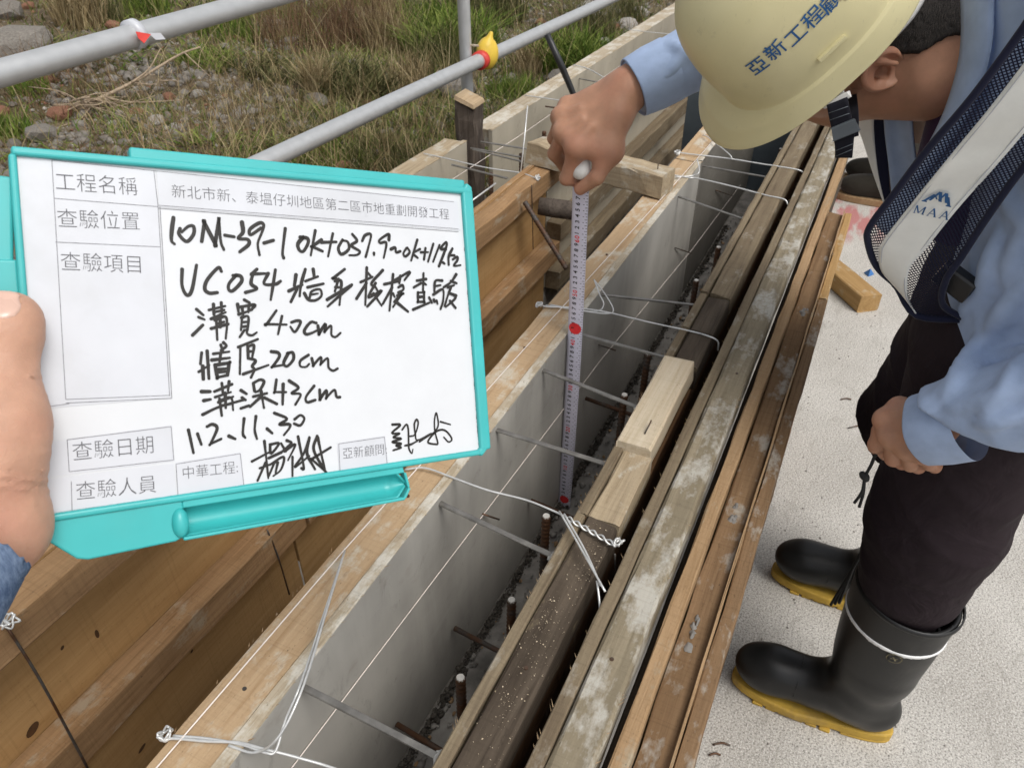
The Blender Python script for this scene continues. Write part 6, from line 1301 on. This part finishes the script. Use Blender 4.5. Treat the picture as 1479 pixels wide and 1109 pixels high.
# suspension edge at the back, chin strap
tube('headband', smooth_path([hh(-.135, .0, -.022), hh(-.125, .055, -.022), hh(-.085, .092, -.02), hh(-.03, .104, -.016)], 8), .006, WHITEP, HE, 8)
CL = at(1206, 128, X=1.012); C2 = at(1212, 142, X=1.008)
lumber('strap_clip', at(1199, 112, X=1.016), at(1212, 140, X=1.006), .014, .003, WHITEP, HE, upv=(-1, 0, 0), ch=.0008, step=.01, jit=0); lumber('strap_clip', at(1190, 153, X=1.003), at(1228, 136, X=1.003), .008, .004, WHITEP, HE, upv=(-1, 0, 0), ch=.001, step=.01, jit=0)
sheet('chin_strap', [[q(1194, 152, 1.001), q(1224, 140, 1.001)], [q(1198, 172, 1.0), q(1228, 162, .999)], [q(1203, 195, .999), q(1234, 186, .998)], [q(1206, 212, .999), q(1233, 206, .998)], [q(1206, 228, 1.0), q(1231, 228, .999)]], STRAP, HE, th=.002, nv=3)
for y0_, x0_, x1_ in ((170, 1198, 1227), (160, 1196, 1225), (214, 1207, 1232), (222, 1207, 1231)): tube('strap_stitch', [at(x0_, y0_+4, X=.9965), at(x1_, y0_-6, X=.9955)], .00045, BUCK, HE, 5)
lumber('buckle', at(1204, 194, X=.995), at(1236, 181, X=.995), .016, .006, BUCK, HE, upv=(-1, 0, 0), ch=.001, step=.01, jit=0)
sheet('chin_strap', [[q(1232, 198, 1.01), q(1240, 196, 1.01)], [q(1225, 165, 1.04), q(1240, 160, 1.04)], [q(1215, 120, 1.12), q(1235, 118, 1.12)]], STRAP, HE, th=.002, nv=3)

# ================================================================== SECOND WORKER, mostly hidden behind the first
P2 = thing('person', 'second person seen only as a dark boot and trouser leg behind the leaning worker', 'person', (3.85, -.08, 0))
bx2, by2 = 3.86, .0
f = Field((3.55, -.50, .0), (4.35, .22, 1.78), .012)
f.add(f.cone((3.86, -.13, .12), (3.88, -.13, .85), .065, .095)); f.add(f.cone((4.10, -.13, .12), (4.06, -.13, .85), .065, .095), .02); f.add(f.cone((3.90, -.13, .92), (4.05, -.13, .92), .12), .05); f.obj('trousers', W_BROWN and cloth('brown_black_trousers', (.035, .02, .013)), P2, 1)
f = Field((3.50, -.45, .85), (4.45, .22, 1.60), .012); f.add(f.cone((3.92, -.13, .95), (3.93, -.14, 1.35), .12, .13)); f.add(f.cone((4.04, -.13, .95), (4.03, -.14, 1.35), .12, .13), .05); f.add(f.cone((3.80, -.14, 1.42), (4.16, -.14, 1.42), .075), .05); f.add(f.cone((3.77, -.14, 1.40), (3.72, -.16, 1.08), .06, .05), .03); f.add(f.cone((4.19, -.14, 1.40), (4.24, -.16, 1.08), .06, .05), .03); f.obj('jacket', cloth('grey_jacket', (.2, .22, .26)), P2, 1)
f = Field((3.60, -.40, .74), (4.40, .12, 1.82), .008); f.add(f.ell((3.98, -.12, 1.63), (.075, .095, .115))); f.add(f.cone((3.98, -.14, 1.40), (3.98, -.13, 1.58), .055, .052), .02); f.add(f.cone((3.98, -.03, 1.63), (3.98, -.015, 1.60), .012, .014), .02)
for sx, xx in ((1, 3.71), (-1, 4.25)):
    f.add(f.cone((xx+.01*sx, -.16, 1.08), (xx, -.13, .86), .036, .028), .02); f.add(f.ell((xx, -.125, .83), (.018, .035, .045)), .01)
    for k in range(4): f.add(f.cone((xx, -.155+.02*k, .81), (xx, -.15+.02*k, .755+abs(k-1.5)*.006), .009, .007), .004)
    f.add(f.cone((xx, -.10, .84), (xx, -.078, .795), .010, .008), .006)
f.add(f.cone((3.74, -.15, 1.40), (3.98, -.14, 1.40), .03), .01); f.add(f.cone((4.22, -.15, 1.40), (3.98, -.14, 1.40), .03), .01)
for sx, xx in ((1, 3.71), (-1, 4.25)): f.add(f.cone((xx+.03*sx, -.15, 1.40), (xx+.01*sx, -.16, 1.08), .03, .034), .01)
f.obj('body', SKIN, P2, 1)
f = Field((3.85, -.25, 1.62), (4.11, .01, 1.80), .008); f.add(f.ell((3.98, -.13, 1.655), (.082, .10, .105))); f.cut(f.plane((0, -.06, 1.66), (0, .5, -.85)), .01); f.obj('hair', HAIR, P2, 1)
for xx in (3.86, 4.10):
    f = Field((xx-.1, -.30, 0), (xx+.1, .14, .36), .007); f.add(f.ell((xx, .03, .07), (.052, .08, .05))); f.add(f.ell((xx, -.06, .08), (.048, .11, .055)), .03); f.add(f.cone((xx, -.12, .1), (xx, -.13, .30), .056, .07), .04); f.cut(f.plane((0, 0, .025), (0, 0, -1)), .005); f.obj('boot', cloth('dark_boot_leather', (.03, .026, .02)), P2, 1)
    out = [(xx+.054*math.copysign(abs(math.sin(s_))**.7, math.sin(s_)), -.035+.15*math.cos(s_)) for s_ in np.linspace(0, 2*math.pi, 33)[:-1]]; V, F = prism(ccw(out), .0, .032); bevel(link('boot_sole', mesh('boot_sole', V, F), W_TAN, P2), .005)

# ================================================================== THE HAND THAT HOLDS THE BOARD
PH = thing('person', "photographer's own left hand and denim cuff gripping the board at the left edge", 'person', tuple(at(-40, 760, d=.42)))
k_ = .43/1111.0
cp = lambda x, y, d=.428: at(x, y, d=d)
f = Field(np.min([cp(-190, 400, .36), cp(90, 880, .36), cp(-190, 880, .52), cp(90, 400, .52), cp(-190, 400, .52), cp(90, 880, .52)], 0)-.01, np.max([cp(-190, 400, .36), cp(90, 880, .36), cp(-190, 880, .52), cp(90, 400, .52), cp(-190, 400, .52), cp(90, 880, .52)], 0)+.01, .0024)
f.add(f.cone(cp(17, 461, .430), cp(9, 480, .428), 40*k_, 46*k_)); f.add(f.cone(cp(9, 480, .428), cp(2, 545, .425), 46*k_, 41*k_), .006)
f.add(f.cone(cp(2, 545, .425), cp(-6, 610, .420), 41*k_, 60*k_), .010); f.add(f.cone(cp(-6, 610, .420), cp(-12, 660, .418), 66*k_, 66*k_), .012); f.add(f.cone(cp(-12, 660, .418), cp(-16, 760, .425), 62*k_, 74*k_), .010)
f.add(f.cone(cp(-60, 600, .44), cp(-70, 740, .44), 75*k_, 75*k_), .015); f.add(f.cone(cp(-16, 760, .425), cp(-130, 870, .40), 76*k_, 70*k_), .010)
for i, (ya, yb) in enumerate(((500, 470), (550, 530), (600, 590), (650, 650))):       # fingers behind the board
    kn, pip, tip = cp(-105, ya, .462), cp(-60, yb, .492), cp(8, yb+6, .500); f.add(f.cone(cp(-75, 660, .44), kn, .018, .0125), .012); f.add(f.cone(kn, pip, .0115, .0105), .003); f.add(f.cone(pip, tip, .0105, .008), .003)
al = (f.x-CAM[0])*DN[0]+(f.y-CAM[1])*DN[1]+(f.z-CAM[2])*DN[2]; dep = (f.x-CAM[0])*FW[0]+(f.y-CAM[1])*FW[1]+(f.z-CAM[2])*FW[2]; pyv = 554.5+1111*al/np.maximum(dep, .05); lx = 739.5+1111*((f.x-CAM[0])*RT[0]+(f.y-CAM[1])*RT[1]+(f.z-CAM[2])*RT[2])/np.maximum(dep, .05)
for y0_, sp, am in ((545, 13, .0011), (482, 8, .0005), (697, 15, .0012), (640, 22, .0005)):          # skin folds at the joints
    q_ = pyv-y0_-.12*(lx-20); f.d = f.d+am*np.exp(-(q_/(sp*1.6))**2)*np.cos(q_*2*math.pi/sp+.6*np.sin(lx*.1))
hand = f.obj('hand', SKIN2, PH, 2)
# thumb nail, seated on the skin
n0 = f.surf(2, 441, .2, .6); n1 = f.surf(12, 441, .2, .6); n2 = f.surf(2, 431, .2, .6); nf = np.cross(n1-n0, n2-n0); nf /= np.linalg.norm(nf); nf = nf if nf @ FW < 0 else -nf
nu_ = -DN-nf*(-DN @ nf); nu_ /= np.linalg.norm(nu_); nr_ = np.cross(nu_, nf)
f = Field(n0-.03, n0+.03, .0011); f.add(f.ell(n0-nf*.0016, (.0095, .0092, .0030), (nu_, nr_, nf))); f.add(f.ell(n0-nf*.0010+nu_*.008, (.0030, .0080, .0022), (nu_, nr_, nf)), .002); f.obj('thumb_nail', NAIL, hand, 1)
fe_ = cp(-165, 895, .385)+(cp(-165, 895, .385)-cp(-56, 790, .408))*2.6
f = Field(np.min([fe_, cp(-160, 720, .36), cp(60, 980, .36), cp(-160, 980, .50), cp(60, 720, .5)], 0)-.06, np.max([fe_, cp(-160, 720, .36), cp(60, 980, .36), cp(-160, 980, .50), cp(60, 720, .5)], 0)+.06, .0034)
ca, cb = cp(-42, 758, .402), cp(-150, 872, .378); f.add(f.cone(ca, cb, .0365, .041)); f.add(f.cone(cb, fe_, .040, .047), .02); dd = (cb-ca)/np.linalg.norm(cb-ca); f.cut(f.plane(ca, -dd), .002); f.sub(f.cone(ca-dd*.03, ca+dd*.02, .0335, .033), .002); f.obj('denim_sleeve', DENIM, PH, 1)
